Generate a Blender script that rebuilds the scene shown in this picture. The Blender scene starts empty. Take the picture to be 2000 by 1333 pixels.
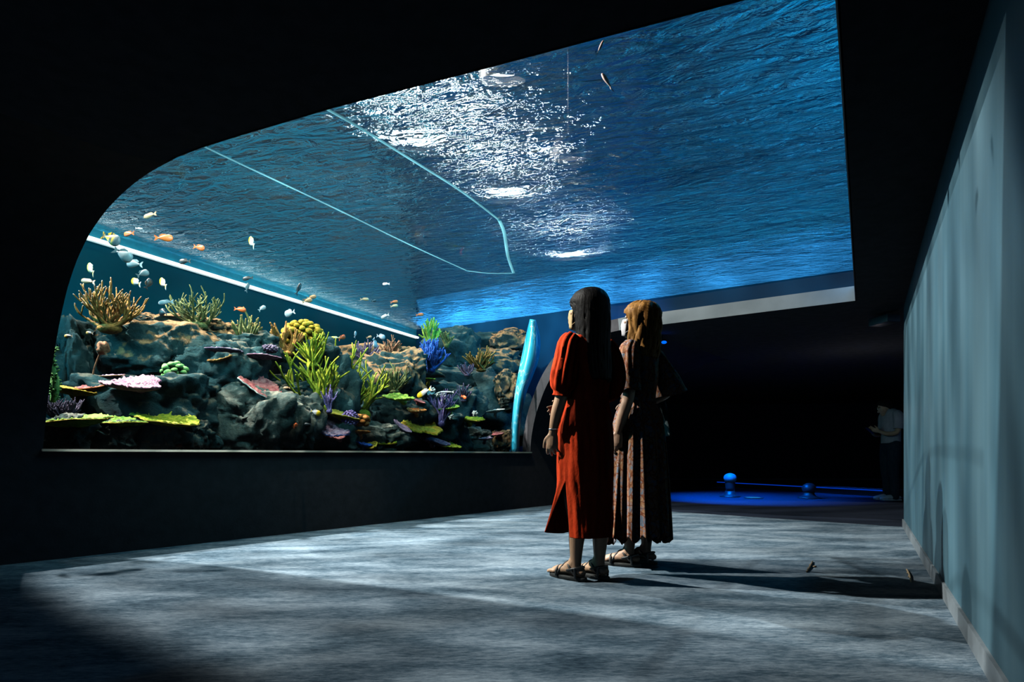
import bpy, bmesh, math, random
from mathutils import Vector, Matrix, noise
from mathutils.geometry import delaunay_2d_cdt
sc = bpy.context.scene
C = sc.collection
R = math.radians

# ------------------------------------------------------------------ camera
F, CX, HZ, CH = 1130.0, 1000.0, 889.0, 0.70
cam_d = bpy.data.cameras.new('camera')
cam = bpy.data.objects.new('camera', cam_d); C.objects.link(cam)
cam.location = (0, 0, CH); cam.rotation_euler = (R(90), 0, 0)
cam_d.sensor_width = 36; cam_d.lens = F/2000*36
cam_d.shift_y = (HZ-666.5)/2000
cam_d.clip_start = .05; cam_d.clip_end = 100
sc.camera = cam
# ------------------------------------------------------------------ world, exposure
sc.view_settings.view_transform = 'Standard'; sc.view_settings.look = 'None'
sc.view_settings.exposure = 0.0; sc.view_settings.gamma = 1
sc.view_settings.use_curve_mapping = False
w = bpy.data.worlds.new('world'); sc.world = w; w.use_nodes = True
w.node_tree.nodes['Background'].inputs[0].default_value = (.010, .020, .036, 1)
w.node_tree.nodes['Background'].inputs[1].default_value = 4.2
sc.cycles.transparent_max_bounces = 24
sc.cycles.sample_clamp_indirect = 4
sc.cycles.diffuse_bounces = 0
sc.cycles.caustics_refractive = False; sc.cycles.caustics_reflective = False

# ------------------------------------------------------------------ lights
def aim(o, target):
    d = Vector(target)-o.location
    o.rotation_euler = d.to_track_quat('-Z', 'Y').to_euler()
def light(name, kind, loc, target, energy, color, **kw):
    l = bpy.data.lights.new(name, kind); l.energy = energy; l.color = color
    for k, v in kw.items(): setattr(l, k, v)
    o = bpy.data.objects.new(name, l); C.objects.link(o); o.location = loc
    if target is not None: aim(o, target)
    if kind != 'AREA': o.visible_transmission = False
    return o
def dapple(l, scale, lo, hi, stretch=(1, 1, 1)):
    """light broken up by the waves it comes through: strength varies with direction"""
    l.data.use_nodes = True
    nt = l.data.node_tree; n = nt.nodes
    em = n['Emission']
    tc = n.new('ShaderNodeTexCoord'); mp = n.new('ShaderNodeMapping'); mp.inputs['Scale'].default_value = stretch
    nz = n.new('ShaderNodeTexNoise'); nz.inputs['Scale'].default_value = scale; nz.inputs['Detail'].default_value = 3
    mr = n.new('ShaderNodeMapRange'); mr.inputs[1].default_value = .36; mr.inputs[2].default_value = .66
    mr.inputs[3].default_value = lo; mr.inputs[4].default_value = hi
    nt.links.new(tc.outputs['Normal'], mp.inputs[0]); nt.links.new(mp.outputs[0], nz.inputs['Vector'])
    nt.links.new(nz.outputs[0], mr.inputs[0]); nt.links.new(mr.outputs[0], em.inputs['Strength'])
LAMPS = [(-1.05, 5.43, 5.0), (-.11, 6.47, 5.0), (.79, 8.18, 5.0)]
WARM = (1, .93, .82)
k1 = light('flood_key', 'SPOT', (-5.0, 7.4, 7.5), (1.25, 8.25, 0), 56000, (1, .95, .88), spot_size=R(80), spot_blend=.07, shadow_soft_size=.07)
dapple(k1, 30, .45, 1.5, (1, .4, 1))
k2 = light('flood_side', 'SPOT', (-5.6, 4.0, 5.4), (1.0, 5.0, 0), 60000, (1, .93, .84), spot_size=R(56), spot_blend=.4, shadow_soft_size=.06)
dapple(k2, 24, .5, 1.45, (1, .4, 1))
for p, t, e in [((-3.4, 4.0, 4.7), (-3.1, 5.8, 1), 2300), ((-2.2, 4.9, 4.7), (-2.3, 6.8, 1), 2800), ((-1.0, 5.0, 6.2), (-1.4, 8.2, 1), 4800)]:
    light('reef_flood', 'SPOT', p, t, e, (1, .9, .72), spot_size=R(70), spot_blend=.5, shadow_soft_size=.06)
# teal glow of the tank water: added unseen area lights in place of light scattering
light('tank_fill', 'AREA', (-4.6, 4.4, 2.5), (-2.0, 7.0, 1.2), 34, (.10, .62, .80), shape='RECTANGLE', size=1.2, size_y=.4)
light('tank_fill', 'AREA', (-.6, 6.9, 2.75), (-2.2, 8.6, 1.2), 30, (.05, .50, .75), shape='RECTANGLE', size=2.5, size_y=.4)
light('tank_fill', 'AREA', (1.6, 7.8, 2.4), (0.2, 10.3, 2.0), 16, (.02, .30, .90), shape='RECTANGLE', size=1.0, size_y=.4)
light('tank_fill', 'AREA', (3.6, 5.2, 2.5), (3.2, 8.2, 2.9), 8, (.01, .36, .80), shape='RECTANGLE', size=1.6, size_y=.3)
light('tank_fill', 'AREA', (-2.1, 4.4, 2.65), (-2.0, 6.8, 1.2), 30, (.34, .74, .80), shape='RECTANGLE', size=1.6, size_y=.2)
# blue light in the dark room at the back
light('blue_floor_flood', 'SPOT', (3.0, 9.0, 2.0), (3.6, 9.3, 0), 1500, (.0, .16, 1), spot_size=R(80), spot_blend=.8, shadow_soft_size=.05)
light('blue_floor_flood', 'SPOT', (5.6, 10.2, 2.0), (5.9, 10.2, 0), 360, (.0, .14, 1), spot_size=R(50), spot_blend=.8, shadow_soft_size=.05)
light('man_fill', 'POINT', (4.8, 7.9, 1.25), None, 1.0, (.9, .85, .9), shadow_soft_size=.1)  # added faint light so the man at the back shows
# added unseen lights tinting the hall ceiling that shows through the water
light('hall_white', 'POINT', (-.9, 9.2, 7.0), None, 55, (.85, .95, 1), shadow_soft_size=.1)
light('hall_blue', 'POINT', (5.3, 8.2, 6.3), None, 2900, (.0, .40, .76), shadow_soft_size=.15)

# ------------------------------------------------------------------ helpers
def ray(px, py): return Vector(((px-CX)/F, 1.0, (HZ-py)/F))
def P(px, py, y): return Vector((0, 0, CH))+ray(px, py)*y
def at_z(px, py, z):
    r = ray(px, py); return Vector((0, 0, CH))+r*((z-CH)/r.z)
def new_mesh(name, bm, m=None, parent=None, smooth=True):
    me = bpy.data.meshes.new(name); bm.normal_update(); bm.to_mesh(me); bm.free()
    if smooth:
        for p in me.polygons: p.use_smooth = True
    o = bpy.data.objects.new(name, me); C.objects.link(o)
    if m: me.materials.append(m)
    if parent is not None: o.parent = parent
    return o
def tag(o, label, cat, group=None, kind=None):
    if label: o['label'] = label
    if cat: o['category'] = cat
    if group: o['group'] = group
    if kind: o['kind'] = kind
    return o
def struct(o): o['kind'] = 'structure'; return o
def empty(name, loc, label, cat, rz=0, group=None):
    o = bpy.data.objects.new(name, None); C.objects.link(o); o.location = loc; o.rotation_euler = (0, 0, rz)
    o.empty_display_size = .1
    return tag(o, label, cat, group)
def sharp(o, ang=40):
    me = o.data
    try: me.set_sharp_from_angle(angle=R(ang))
    except Exception: pass
    return o
def box(bm, c, s, rz=0, bev=0):
    g = bmesh.ops.create_cube(bm, size=1)
    bmesh.ops.scale(bm, vec=s, verts=g['verts'])
    if bev:
        es = list({e for v in g['verts'] for e in v.link_edges})
        r = bmesh.ops.bevel(bm, geom=es, offset=bev, segments=2, affect='EDGES', profile=.5)
        vs = list({v for f in r['faces'] for v in f.verts} | {v for v in g['verts'] if v.is_valid})
    else: vs = g['verts']
    if rz: bmesh.ops.rotate(bm, cent=(0, 0, 0), matrix=Matrix.Rotation(rz, 3, 'Z'), verts=vs)
    bmesh.ops.translate(bm, vec=c, verts=vs)
    return vs
def ell(bm, c, r, rot=None, sub=3):
    g = bmesh.ops.create_icosphere(bm, subdivisions=sub, radius=1)
    bmesh.ops.scale(bm, vec=r, verts=g['verts'])
    if rot is not None: bmesh.ops.rotate(bm, cent=(0, 0, 0), matrix=rot, verts=g['verts'])
    bmesh.ops.translate(bm, vec=c, verts=g['verts'])
    return g['verts']
def cr(a, b, c, d, t):
    return .5*((2*b)+(c-a)*t+(2*a-5*b+4*c-d)*t*t+(3*b-a-3*c+d)*t*t*t)
def spline(pts, n):
    """Catmull-Rom through tuples of numbers, n steps per segment"""
    out = []; m = len(pts)
    for i in range(m-1):
        a, b, c, d = pts[max(i-1, 0)], pts[i], pts[i+1], pts[min(i+2, m-1)]
        for k in range(n):
            out.append(tuple(cr(a[j], b[j], c[j], d[j], k/n) for j in range(len(b))))
    out.append(tuple(pts[-1])); return out
def tube(bm, pts, rads, seg=8, smooth=3, caps=True, flat=None, round_end=True):
    """tapered tube; flat=(axis vector, factor) squashes the section along an axis"""
    data = [tuple(p)+(r,) for p, r in zip(pts, rads)]
    if smooth > 1 and len(data) > 1: data = spline(data, smooth)
    P_ = [Vector(d[:3]) for d in data]; rr = [max(d[3], 1e-4) for d in data]
    if round_end and caps:
        d0 = (P_[0]-P_[1]).normalized(); d1 = (P_[-1]-P_[-2]).normalized()
        P_ = [P_[0]+d0*rr[0]*.9, P_[0]+d0*rr[0]*.55]+P_+[P_[-1]+d1*rr[-1]*.55, P_[-1]+d1*rr[-1]*.9]
        rr = [rr[0]*.35, rr[0]*.8]+rr+[rr[-1]*.8, rr[-1]*.35]
    rings = []; up = None
    for i, p in enumerate(P_):
        t = (P_[min(i+1, len(P_)-1)]-P_[max(i-1, 0)])
        t = t.normalized() if t.length > 1e-9 else Vector((0, 0, 1))
        if up is None: up = t.orthogonal().normalized()
        up = (up-t*up.dot(t)); up = up.normalized() if up.length > 1e-6 else t.orthogonal().normalized()
        s = t.cross(up); ring = []
        for k in range(seg):
            a = 2*math.pi*k/seg
            o = (up*math.cos(a)+s*math.sin(a))*rr[i]
            if flat is not None:
                ax = Vector(flat[0]).normalized(); o = o-ax*o.dot(ax)*(1-flat[1])
            ring.append(bm.verts.new(p+o))
        rings.append(ring)
    for a, b in zip(rings, rings[1:]):
        for k in range(seg): bm.faces.new((a[k], a[(k+1) % seg], b[(k+1) % seg], b[k]))
    if caps:
        bm.faces.new(rings[0][::-1]); bm.faces.new(rings[-1])
    return rings
def loft(bm, rings, closed=True, cap0=False, cap1=False):
    vr = [[bm.verts.new(p) for p in r] for r in rings]
    n = len(vr[0])
    for a, b in zip(vr, vr[1:]):
        for k in range(n if closed else n-1): bm.faces.new((a[k], a[(k+1) % n], b[(k+1) % n], b[k]))
    if cap0: bm.faces.new(vr[0][::-1])
    if cap1: bm.faces.new(vr[-1])
    return vr
def bake(o):
    """apply an object's modifiers"""
    dg = bpy.context.evaluated_depsgraph_get()
    me = bpy.data.meshes.new_from_object(o.evaluated_get(dg))
    old = o.data; o.modifiers.clear(); o.data = me; me.name = o.name
    for p in me.polygons: p.use_smooth = True
    return o
def solid(o, th, off=1):
    m = o.modifiers.new('s', 'SOLIDIFY'); m.thickness = th; m.offset = off; return o
def subsurf(o, n=1):
    m = o.modifiers.new('ss', 'SUBSURF'); m.levels = n; m.render_levels = n; return o

# ------------------------------------------------------------------ materials
class NT:
    def __init__(s, name):
        s.m = bpy.data.materials.new(name); s.m.use_nodes = True; s.t = s.m.node_tree; s.t.nodes.clear()
        s.out = s.n('ShaderNodeOutputMaterial')
    def n(s, t, **kw):
        x = s.t.nodes.new(t)
        for k, v in kw.items(): setattr(x, k, v)
        return x
    def l(s, a, b): s.t.links.new(a, b)
    def bsdf(s, **kw):
        b = s.n('ShaderNodeBsdfPrincipled'); s.l(b.outputs[0], s.out.inputs[0])
        for k, v in kw.items(): b.inputs[k].default_value = v
        s.b = b; return b
    def coord(s, which='Object', scale=(1, 1, 1), rot=(0, 0, 0)):
        tc = s.n('ShaderNodeTexCoord'); mp = s.n('ShaderNodeMapping')
        mp.inputs['Scale'].default_value = scale; mp.inputs['Rotation'].default_value = rot
        s.l(tc.outputs[which], mp.inputs[0]); return mp.outputs[0]
    def noise(s, vec, scale, detail=4, rough=.55, dist=0):
        x = s.n('ShaderNodeTexNoise'); x.inputs['Scale'].default_value = scale; x.inputs['Detail'].default_value = detail
        x.inputs['Roughness'].default_value = rough; x.inputs['Distortion'].default_value = dist
        s.l(vec, x.inputs['Vector']); return x.outputs[0]
    def ramp(s, fac, stops):
        x = s.n('ShaderNodeValToRGB'); e = x.color_ramp.elements
        while len(e) < len(stops): e.new(.5)
        for i, (p, c) in enumerate(stops): e[i].position = p; e[i].color = (*c, 1)
        s.l(fac, x.inputs[0]); return x.outputs[0]
    def mix(s, fac, a, b):
        x = s.n('ShaderNodeMix', data_type='RGBA')
        for v, i in ((fac, x.inputs[0]), (a, x.inputs[6]), (b, x.inputs[7])):
            if hasattr(v, 'node'): s.l(v, i)
            else: i.default_value = (*v, 1) if isinstance(v, tuple) else v
        return x.outputs[2]
    def math(s, op, a, b=None, c=None):
        x = s.n('ShaderNodeMath', operation=op)
        for i, v in enumerate((a, b, c)):
            if v is None: continue
            if hasattr(v, 'node'): s.l(v, x.inputs[i])
            else: x.inputs[i].default_value = v
        return x.outputs[0]
    def bump(s, h, strength=.4, dist=.02):
        x = s.n('ShaderNodeBump'); x.inputs['Strength'].default_value = strength; x.inputs['Distance'].default_value = dist
        s.l(h, x.inputs['Height']); return x.outputs[0]
def plain(name, col, rough=.6, metal=0, var=.15, scale=12, bump=0, bscale=60, spec=.5):
    t = NT(name); b = t.bsdf(Roughness=rough, Metallic=metal); b.inputs['Specular IOR Level'].default_value = spec
    v = t.coord(); nz = t.noise(v, scale)
    lo = tuple(c*(1-var) for c in col); hi = tuple(min(1, c*(1+var)) for c in col)
    t.l(t.ramp(nz, [(.3, lo), (.7, hi)]), b.inputs['Base Color'])
    if bump: t.l(t.bump(t.noise(v, bscale), bump, .01), b.inputs['Normal'])
    return t.m
def emit(name, col, s):
    t = NT(name); e = t.n('ShaderNodeEmission'); e.inputs[0].default_value = (*col, 1); e.inputs[1].default_value = s
    t.l(e.outputs[0], t.out.inputs[0]); return t.m
M = {}
M['dark'] = plain('dark_paint', (.085, .085, .095), .8, spec=.15, bump=.1)
M['ceil'] = plain('dark_ceiling', (.20, .215, .24), .85, spec=.15)
M['reveal'] = plain('reveal_paint', (.13, .165, .185), .5, scale=4)
M['steel'] = plain('sill_metal', (.30, .33, .34), .35, .6)
def sillmat():
    t = NT('sill_acrylic'); a = t.n('ShaderNodeBsdfTranslucent'); a.inputs[0].default_value = (.62, .66, .62, 1)
    d = t.n('ShaderNodeBsdfDiffuse'); d.inputs[0].default_value = (.45, .48, .46, 1); x = t.n('ShaderNodeMixShader'); x.inputs[0].default_value = .3
    t.l(a.outputs[0], x.inputs[1]); t.l(d.outputs[0], x.inputs[2]); t.l(x.outputs[0], t.out.inputs[0]); return t.m
M['sill'] = sillmat()
M['base'] = plain('baseboard_paint', (.20, .24, .27), .4)
def carpet():
    t = NT('carpet'); b = t.bsdf(Roughness=.95); b.inputs['Specular IOR Level'].default_value = .1
    v = t.coord('Object', (1, 1, 1), (0, 0, R(-35)))
    v2 = t.coord('Object', (.55, 1.5, 1), (0, 0, R(-24)))
    big = t.noise(v2, 3.2, 6, .62, .4); fine = t.noise(t.coord('Object', (.5, 1.6, 1), (0, 0, R(-10))), 38, 5, .75)
    f = t.math('ADD', t.math('MULTIPLY', big, .68), t.math('MULTIPLY', fine, .55))
    t.l(t.ramp(f, [(.42, (.018, .042, .068)), (.56, (.095, .155, .21)), (.76, (.34, .44, .53))]), b.inputs['Base Color'])
    t.l(t.bump(fine, .8, .01), b.inputs['Normal']); return t.m
M['carpet'] = carpet()
M['shadowfloor'] = plain('floor_shadow_tone', (.018, .026, .045), .6, scale=5, spec=.2)
def wallmat():
    t = NT('blue_wall'); b = t.bsdf(Roughness=.55)
    v = t.coord('Object', (1, 1, .05)); nz = t.noise(v, 6, 3)
    t.l(t.ramp(nz, [(.3, (.036, .106, .150)), (.7, (.070, .150, .195))]), b.inputs['Base Color']); return t.m  # upright streaks in the colour imitate light coming through the waves
M['bluewall'] = wallmat()
def glass():
    t = NT('acrylic'); tr = t.n('ShaderNodeBsdfTransparent'); tr.inputs[0].default_value = (.93, .97, .98, 1)
    g = t.n('ShaderNodeBsdfGlossy'); g.inputs['Roughness'].default_value = .02
    lw = t.n('ShaderNodeFresnel'); lw.inputs[0].default_value = 1.22
    mx = t.n('ShaderNodeMixShader'); t.l(t.math('MULTIPLY', lw.outputs[0], .35), mx.inputs[0])
    t.l(tr.outputs[0], mx.inputs[1]); t.l(g.outputs[0], mx.inputs[2]); t.l(mx.outputs[0], t.out.inputs[0]); return t.m
M['glass'] = glass()
def water():
    t = NT('water_surface')
    v = t.coord('Object', (.50, 1.25, 1))
    a = t.noise(v, 1.6, 2, .5, .6); b_ = t.noise(v, 8.0, 4, .55, 1.2); c = t.noise(v, 22, 2, .6, .5)
    h = t.math('ADD', t.math('ADD', t.math('MULTIPLY', a, .20), t.math('MULTIPLY', b_, .13)), t.math('MULTIPLY', c, .028))
    # calmer over the reef, choppier to the right where the pumps push
    sp = t.n('ShaderNodeSeparateXYZ'); t.l(v, sp.inputs[0]); am = t.n('ShaderNodeMapRange')
    am.inputs[1].default_value = -1.6; am.inputs[2].default_value = .3; am.inputs[3].default_value = .28; am.inputs[4].default_value = 1.45
    t.l(sp.outputs[0], am.inputs[0]); h = t.math('MULTIPLY', h, am.outputs[0])
    bp = t.n('ShaderNodeBump'); bp.inputs['Strength'].default_value = 1; bp.inputs['Distance'].default_value = 1.0
    t.l(h, bp.inputs['Height'])
    gl = t.n('ShaderNodeBsdfGlossy'); gl.inputs['Roughness'].default_value = .03; gl.inputs[0].default_value = (.80, .95, 1, 1)
    rf = t.n('ShaderNodeBsdfRefraction'); rf.inputs['IOR'].default_value = 1.33; rf.inputs['Roughness'].default_value = .01
    rf.inputs[0].default_value = (.75, .93, 1, 1)
    tr = t.n('ShaderNodeBsdfTransparent')
    t.l(bp.outputs[0], gl.inputs['Normal']); t.l(bp.outputs[0], rf.inputs['Normal'])
    g = t.n('ShaderNodeNewGeometry'); dt = t.n('ShaderNodeVectorMath', operation='DOT_PRODUCT')
    t.l(bp.outputs[0], dt.inputs[0]); t.l(g.outputs['Incoming'], dt.inputs[1])
    mr = t.n('ShaderNodeMapRange', interpolation_type='SMOOTHSTEP'); mr.inputs[1].default_value = .28; mr.inputs[2].default_value = .52
    mr.inputs[3].default_value = .92; mr.inputs[4].default_value = .10
    t.l(dt.outputs['Value'], mr.inputs[0])
    m1 = t.n('ShaderNodeMixShader'); t.l(mr.outputs[0], m1.inputs[0])
    t.l(rf.outputs[0], m1.inputs[1]); t.l(gl.outputs[0], m1.inputs[2])
    m2 = t.n('ShaderNodeMixShader'); m2.inputs[0].default_value = .06
    t.l(m1.outputs[0], m2.inputs[1]); t.l(tr.outputs[0], m2.inputs[2]); t.l(m2.outputs[0], t.out.inputs[0]); return t.m
M['water'] = water()
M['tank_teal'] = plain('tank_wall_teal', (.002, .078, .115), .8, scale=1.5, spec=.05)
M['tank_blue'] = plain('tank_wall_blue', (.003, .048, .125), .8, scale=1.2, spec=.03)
M['tank_floor'] = plain('tank_sand', (.16, .17, .15), .9)
M['hall'] = plain('hall_paint', (.30, .34, .38), .8)
M['darkwall'] = plain('black_wall', (.05, .055, .07), .8, spec=.15)
M['black'] = plain('black_metal', (.015, .016, .018), .45)

# ------------------------------------------------------------------ the shell: left wall, curved cove, ceiling
T = Vector((.652, .758)); N = Vector((.758, -.652)); O2 = Vector((-6.39, 0))
HS, HC, D = .733, 2.15, 1.6
def arc_len(off=0, n=64):
    L = 0; prev = None; tab = []
    for i in range(n+1):
        ph = math.pi/2*i/n; p = (D-(D+off)*math.cos(ph), HS+(HC+off-HS)*math.sin(ph))
        if prev: L += math.hypot(p[0]-prev[0], p[1]-prev[1])
        tab.append((L, ph)); prev = p
    return tab
TAB = arc_len(); SA = HS+TAB[-1][0]
def phi(s):
    q = s-HS
    for (l0, p0), (l1, p1) in zip(TAB, TAB[1:]):
        if q <= l1: return p0+(p1-p0)*(q-l0)/(l1-l0)
    return math.pi/2
def profile(s, off=0):
    if s <= HS: return -off, s
    if s < SA:
        ph = phi(s); return D-(D+off)*math.cos(ph), HS+(HC+off-HS)*math.sin(ph)
    return D+(s-SA), HC+off
def shell3(t, s, off=0):
    d, h = profile(s, off); q = O2+T*t+N*d
    return Vector((q.x, q.y, h))
def tds(p):
    q = Vector((p.x, p.y))-O2; return q.dot(T), q.dot(N)
def hit_shell(px, py):
    """(t, s) where the line of sight meets the shell"""
    r = ray(px, py); o = Vector((0, 0, CH))
    def f(l):
        p = o+r*l; t, d = tds(p)
        if p.z <= HS: return d
        if p.z >= HC: return -1e-6-(p.z-HC) if d > D else -1
        ph = math.asin((p.z-HS)/(HC-HS)); return d-(D-D*math.cos(ph))
    a = .05; b = a
    while f(b) > 0 and b < 40: b += .02
    a = b-.02
    for _ in range(40):
        m = (a+b)/2
        if f(m) > 0: a = m
        else: b = m
    p = o+r*b; t, d = tds(p)
    if p.z <= HS: return t, p.z
    if p.z >= HC-1e-4 and d >= D: return t, SA+d-D
    ph = math.asin(min(1, (p.z-HS)/(HC-HS)))
    for (l0, p0), (l1, p1) in zip(TAB, TAB[1:]):
        if ph <= p1: return t, HS+l0+(l1-l0)*(ph-p0)/(p1-p0)
    return t, SA
OUT_NEAR = [(82, 881), (87, 830), (93, 775), (100, 718), (108, 668), (118, 615), (131, 560), (149, 507), (173, 457), (206, 410), (247, 369),
            (296, 333), (346, 306), (396, 287), (470, 263.5), (560, 237), (650, 210), (880, 150.5), (1200, 66), (1450, 0), (1634, -48)]
OUT_RIGHT = [(1645, 130), (1655, 300), (1664, 450), (1672, 588)]
OUT_FAR = [(1500, 609), (1290, 635), (1210, 646), (1160, 660), (1115, 690), (1080, 733), (1056, 785), (1042, 835), (1037, 884.5)]
OUT_SILL = [(800, 883.5), (560, 882.5), (320, 882)]
hole = []
def add_seg(pts, close=False):
    for p in pts: hole.append(hit_shell(*p))
add_seg(OUT_NEAR); i_right = len(hole)-1
add_seg(OUT_RIGHT); i_far = len(hole)-1
add_seg(OUT_FAR); i_sill = len(hole)-1
add_seg(OUT_SILL)
for k in list(range(i_sill, len(hole)))+[0]: hole[k] = (hole[k][0], HS)
def dens(poly, step=.12):
    out = []
    for a, b in zip(poly, poly[1:]+poly[:1]):
        n = max(1, int(math.hypot(a[0]-b[0], a[1]-b[1])/step))
        for k in range(n): out.append((a[0]+(b[0]-a[0])*k/n, a[1]+(b[1]-a[1])*k/n))
    return out
def inside(poly, x, y):
    c = False; j = len(poly)-1
    for i in range(len(poly)):
        xi, yi = poly[i]; xj, yj = poly[j]
        if (yi > y) != (yj > y) and x < (xj-xi)*(y-yi)/(yj-yi)+xi: c = not c
        j = i
    return c
holeD = dens(hole)
T0, T1, S1 = 1.5, 30.0, SA+9.5
svals = [0, .25, .5, HS]+[HS+(SA-HS)*k/14 for k in range(1, 15)]+[SA+.5*k for k in range(1, 20)]
pts = [Vector(p) for p in holeD]; nh = len(pts)
edges = [(i, (i+1) % nh) for i in range(nh)]
for s in svals:
    for k in range(int((T1-T0)/.5)+1): pts.append(Vector((T0+.5*k+.001*math.sin(k*7+s*13), s)))
vs, es, fs, *_ = delaunay_2d_cdt(pts, edges, [], 0, 1e-5)
bw, bc, bg = bmesh.new(), bmesh.new(), bmesh.new()
def emit_tris(bm, cond, off):
    mp = {}
    for f in fs:
        cx_ = sum(vs[i].x for i in f)/3; cy_ = sum(vs[i].y for i in f)/3
        if not cond(cx_, cy_): continue
        q = []
        for i in f:
            if i not in mp: mp[i] = bm.verts.new(shell3(vs[i].x, vs[i].y, off))
            q.append(mp[i])
        try: bm.faces.new(q)
        except ValueError: pass
inh = lambda x, y: inside(holeD, x, y)
emit_tris(bw, lambda x, y: y < SA-1e-3 and x < 13.0 and not inh(x, y), 0)
emit_tris(bc, lambda x, y: y >= SA-1e-3 and not inh(x, y), 0)
G = .14
emit_tris(bg, inh, G)
struct(new_mesh('wall_left', bw, M['dark']))
struct(new_mesh('ceiling', bc, M['ceil']))
win = struct(new_mesh('window_1', bg, M['glass']))
def reveal(idx0, idx1, name, m, w0=0.0):
    """strip between the opening's edge and the acrylic, over part of the outline"""
    seg = hole[idx0:idx1+1]; d = []
    for a, b in zip(seg, seg[1:]):
        n = max(1, int(math.hypot(a[0]-b[0], a[1]-b[1])/.06))
        for k in range(n): d.append((a[0]+(b[0]-a[0])*k/n, a[1]+(b[1]-a[1])*k/n))
    d.append(seg[-1])
    bm = bmesh.new()
    loft(bm, [[shell3(t, s, 0), shell3(t, s, G*.5), shell3(t, s, G)] for t, s in d], closed=False)
    o = new_mesh(name, bm, m, win, smooth=False); solid(o, .012, 0); return o
reveal(0, i_right, 'frame', M['dark'])
reveal(i_right, i_far, 'frame', M['reveal'])
reveal(i_far, i_far+3, 'frame', M['reveal'])
reveal(i_far+3, i_sill, 'frame', M['dark'])
bm = bmesh.new()
seg = [hole[i_sill], hole[0]]
a, b = shell3(hole[i_sill][0], HS), shell3(hole[0][0], HS)
mid = (a+b)/2; L = (a-b).length
box(bm, (mid.x-N.x*.06, mid.y-N.y*.06, HS-.002), (L, .17, .016), math.atan2(T.y, T.x), .003)
new_mesh('sill', bm, M['sill'], win, smooth=False)
# pale blue strips on the acrylic, put in for lines mirrored by the water
def reflectionmat():
    t = NT('reflection_blue'); a = t.n('ShaderNodeBsdfTranslucent'); a.inputs[0].default_value = (.5, .88, 1, 1)
    d = t.n('ShaderNodeBsdfDiffuse'); d.inputs[0].default_value = (.25, .6, .85, 1); x = t.n('ShaderNodeMixShader'); x.inputs[0].default_value = .3
    t.l(a.outputs[0], x.inputs[1]); t.l(d.outputs[0], x.inputs[2]); t.l(x.outputs[0], t.out.inputs[0]); return t.m
M['reflection'] = reflectionmat()
def reflection(pix, wd):
    bm = bmesh.new(); pts = []
    for q in spline([tuple(p) for p in pix], 4):
        r = ray(*q); 
        # meet the acrylic: intersect offset shell by marching
        l = .5
        while l < 30:
            p = Vector((0, 0, CH))+r*l; t, d = tds(p)
            if p.z >= HC+G-.01: break
            if p.z > HS:
                ph = math.asin(min(1, (p.z-HS)/(HC+G-HS)))
                if d < D-(D+G)*math.cos(ph): break
            l += .01
        pts.append(Vector((0, 0, CH))+r*(l-.02))
    tube(bm, pts, [wd]*len(pts), 6, 1, flat=((0, 0, 1), .25))
    o = new_mesh('reflection', bm, M['reflection'], win); o['label'] = 'pale blue strip on the acrylic, standing in for a line mirrored by the water'
reflection([(640, 214), (700, 248), (800, 310), (900, 373), (975, 430)], .010)
reflection([(975, 430), (985, 455), (992, 500), (1003, 533)], .013)
reflection([(400, 287), (480, 325), (650, 405), (800, 478), (912, 529)], .008)
reflection([(912, 529), (955, 534), (1003, 534)], .010)
# glowing blue acrylic edge beside the arch
M['fin'] = NT('acrylic_edge')
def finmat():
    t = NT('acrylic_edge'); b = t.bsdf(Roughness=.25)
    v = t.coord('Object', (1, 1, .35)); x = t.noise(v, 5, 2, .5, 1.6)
    t.l(t.ramp(x, [(.40, (.02, .40, .62)), (.49, (.06, .50, .70)), (.51, (.50, .84, .95)), (.53, (.06, .50, .70)), (.65, (.02, .42, .66))]), b.inputs['Base Color'])  # pale thin lines in the ramp imitate caustic light
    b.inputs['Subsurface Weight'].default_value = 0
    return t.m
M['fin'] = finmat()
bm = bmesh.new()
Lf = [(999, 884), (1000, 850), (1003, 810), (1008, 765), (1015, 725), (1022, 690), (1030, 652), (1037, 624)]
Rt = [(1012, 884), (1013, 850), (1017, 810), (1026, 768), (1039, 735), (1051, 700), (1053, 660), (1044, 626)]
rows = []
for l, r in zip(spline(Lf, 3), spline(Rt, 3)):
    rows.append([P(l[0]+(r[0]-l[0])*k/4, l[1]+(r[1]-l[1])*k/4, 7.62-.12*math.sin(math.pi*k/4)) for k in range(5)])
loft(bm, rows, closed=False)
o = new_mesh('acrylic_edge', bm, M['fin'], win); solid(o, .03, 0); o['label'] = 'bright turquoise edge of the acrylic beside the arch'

# ------------------------------------------------------------------ floor, right wall, room
def quad(name, pts, m):
    bm = bmesh.new(); bm.faces.new([bm.verts.new(p) for p in pts]); return struct(new_mesh(name, bm, m, smooth=False))
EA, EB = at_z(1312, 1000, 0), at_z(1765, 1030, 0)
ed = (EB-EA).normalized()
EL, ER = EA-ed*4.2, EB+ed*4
quad('floor', [(-9, -3, 0), (9, -3, 0), (9, ER.y, 0), ER, EL, (-9, EL.y, 0)], M['carpet'])
quad('floor_back', [EL, ER, (14, ER.y, 0), (14, 19, 0), (-3, 19, 0), (-3, EL.y, 0)], M['shadowfloor'])  # dark colour put in for the shadow that ends the lit carpet
def rw(y): return Vector((.405+.605*y, y))
WE = 5.62
bm = bmesh.new()
a, b = rw(-2.5), rw(WE); nn = Vector((1, -.605)).normalized()
ring = [a, b, b+nn*.25, a+nn*.25]
loft(bm, [[Vector((p.x, p.y, z)) for p in ring] for z in (0, .5, 1, 1.6, HC-.002)], cap0=True, cap1=True)
struct(new_mesh('wall_right', bm, M['bluewall'], smooth=False))
bm = bmesh.new()
ring = [a-nn*.012, b-nn*.012+Vector((0.007, .012)), b, a]
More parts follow.
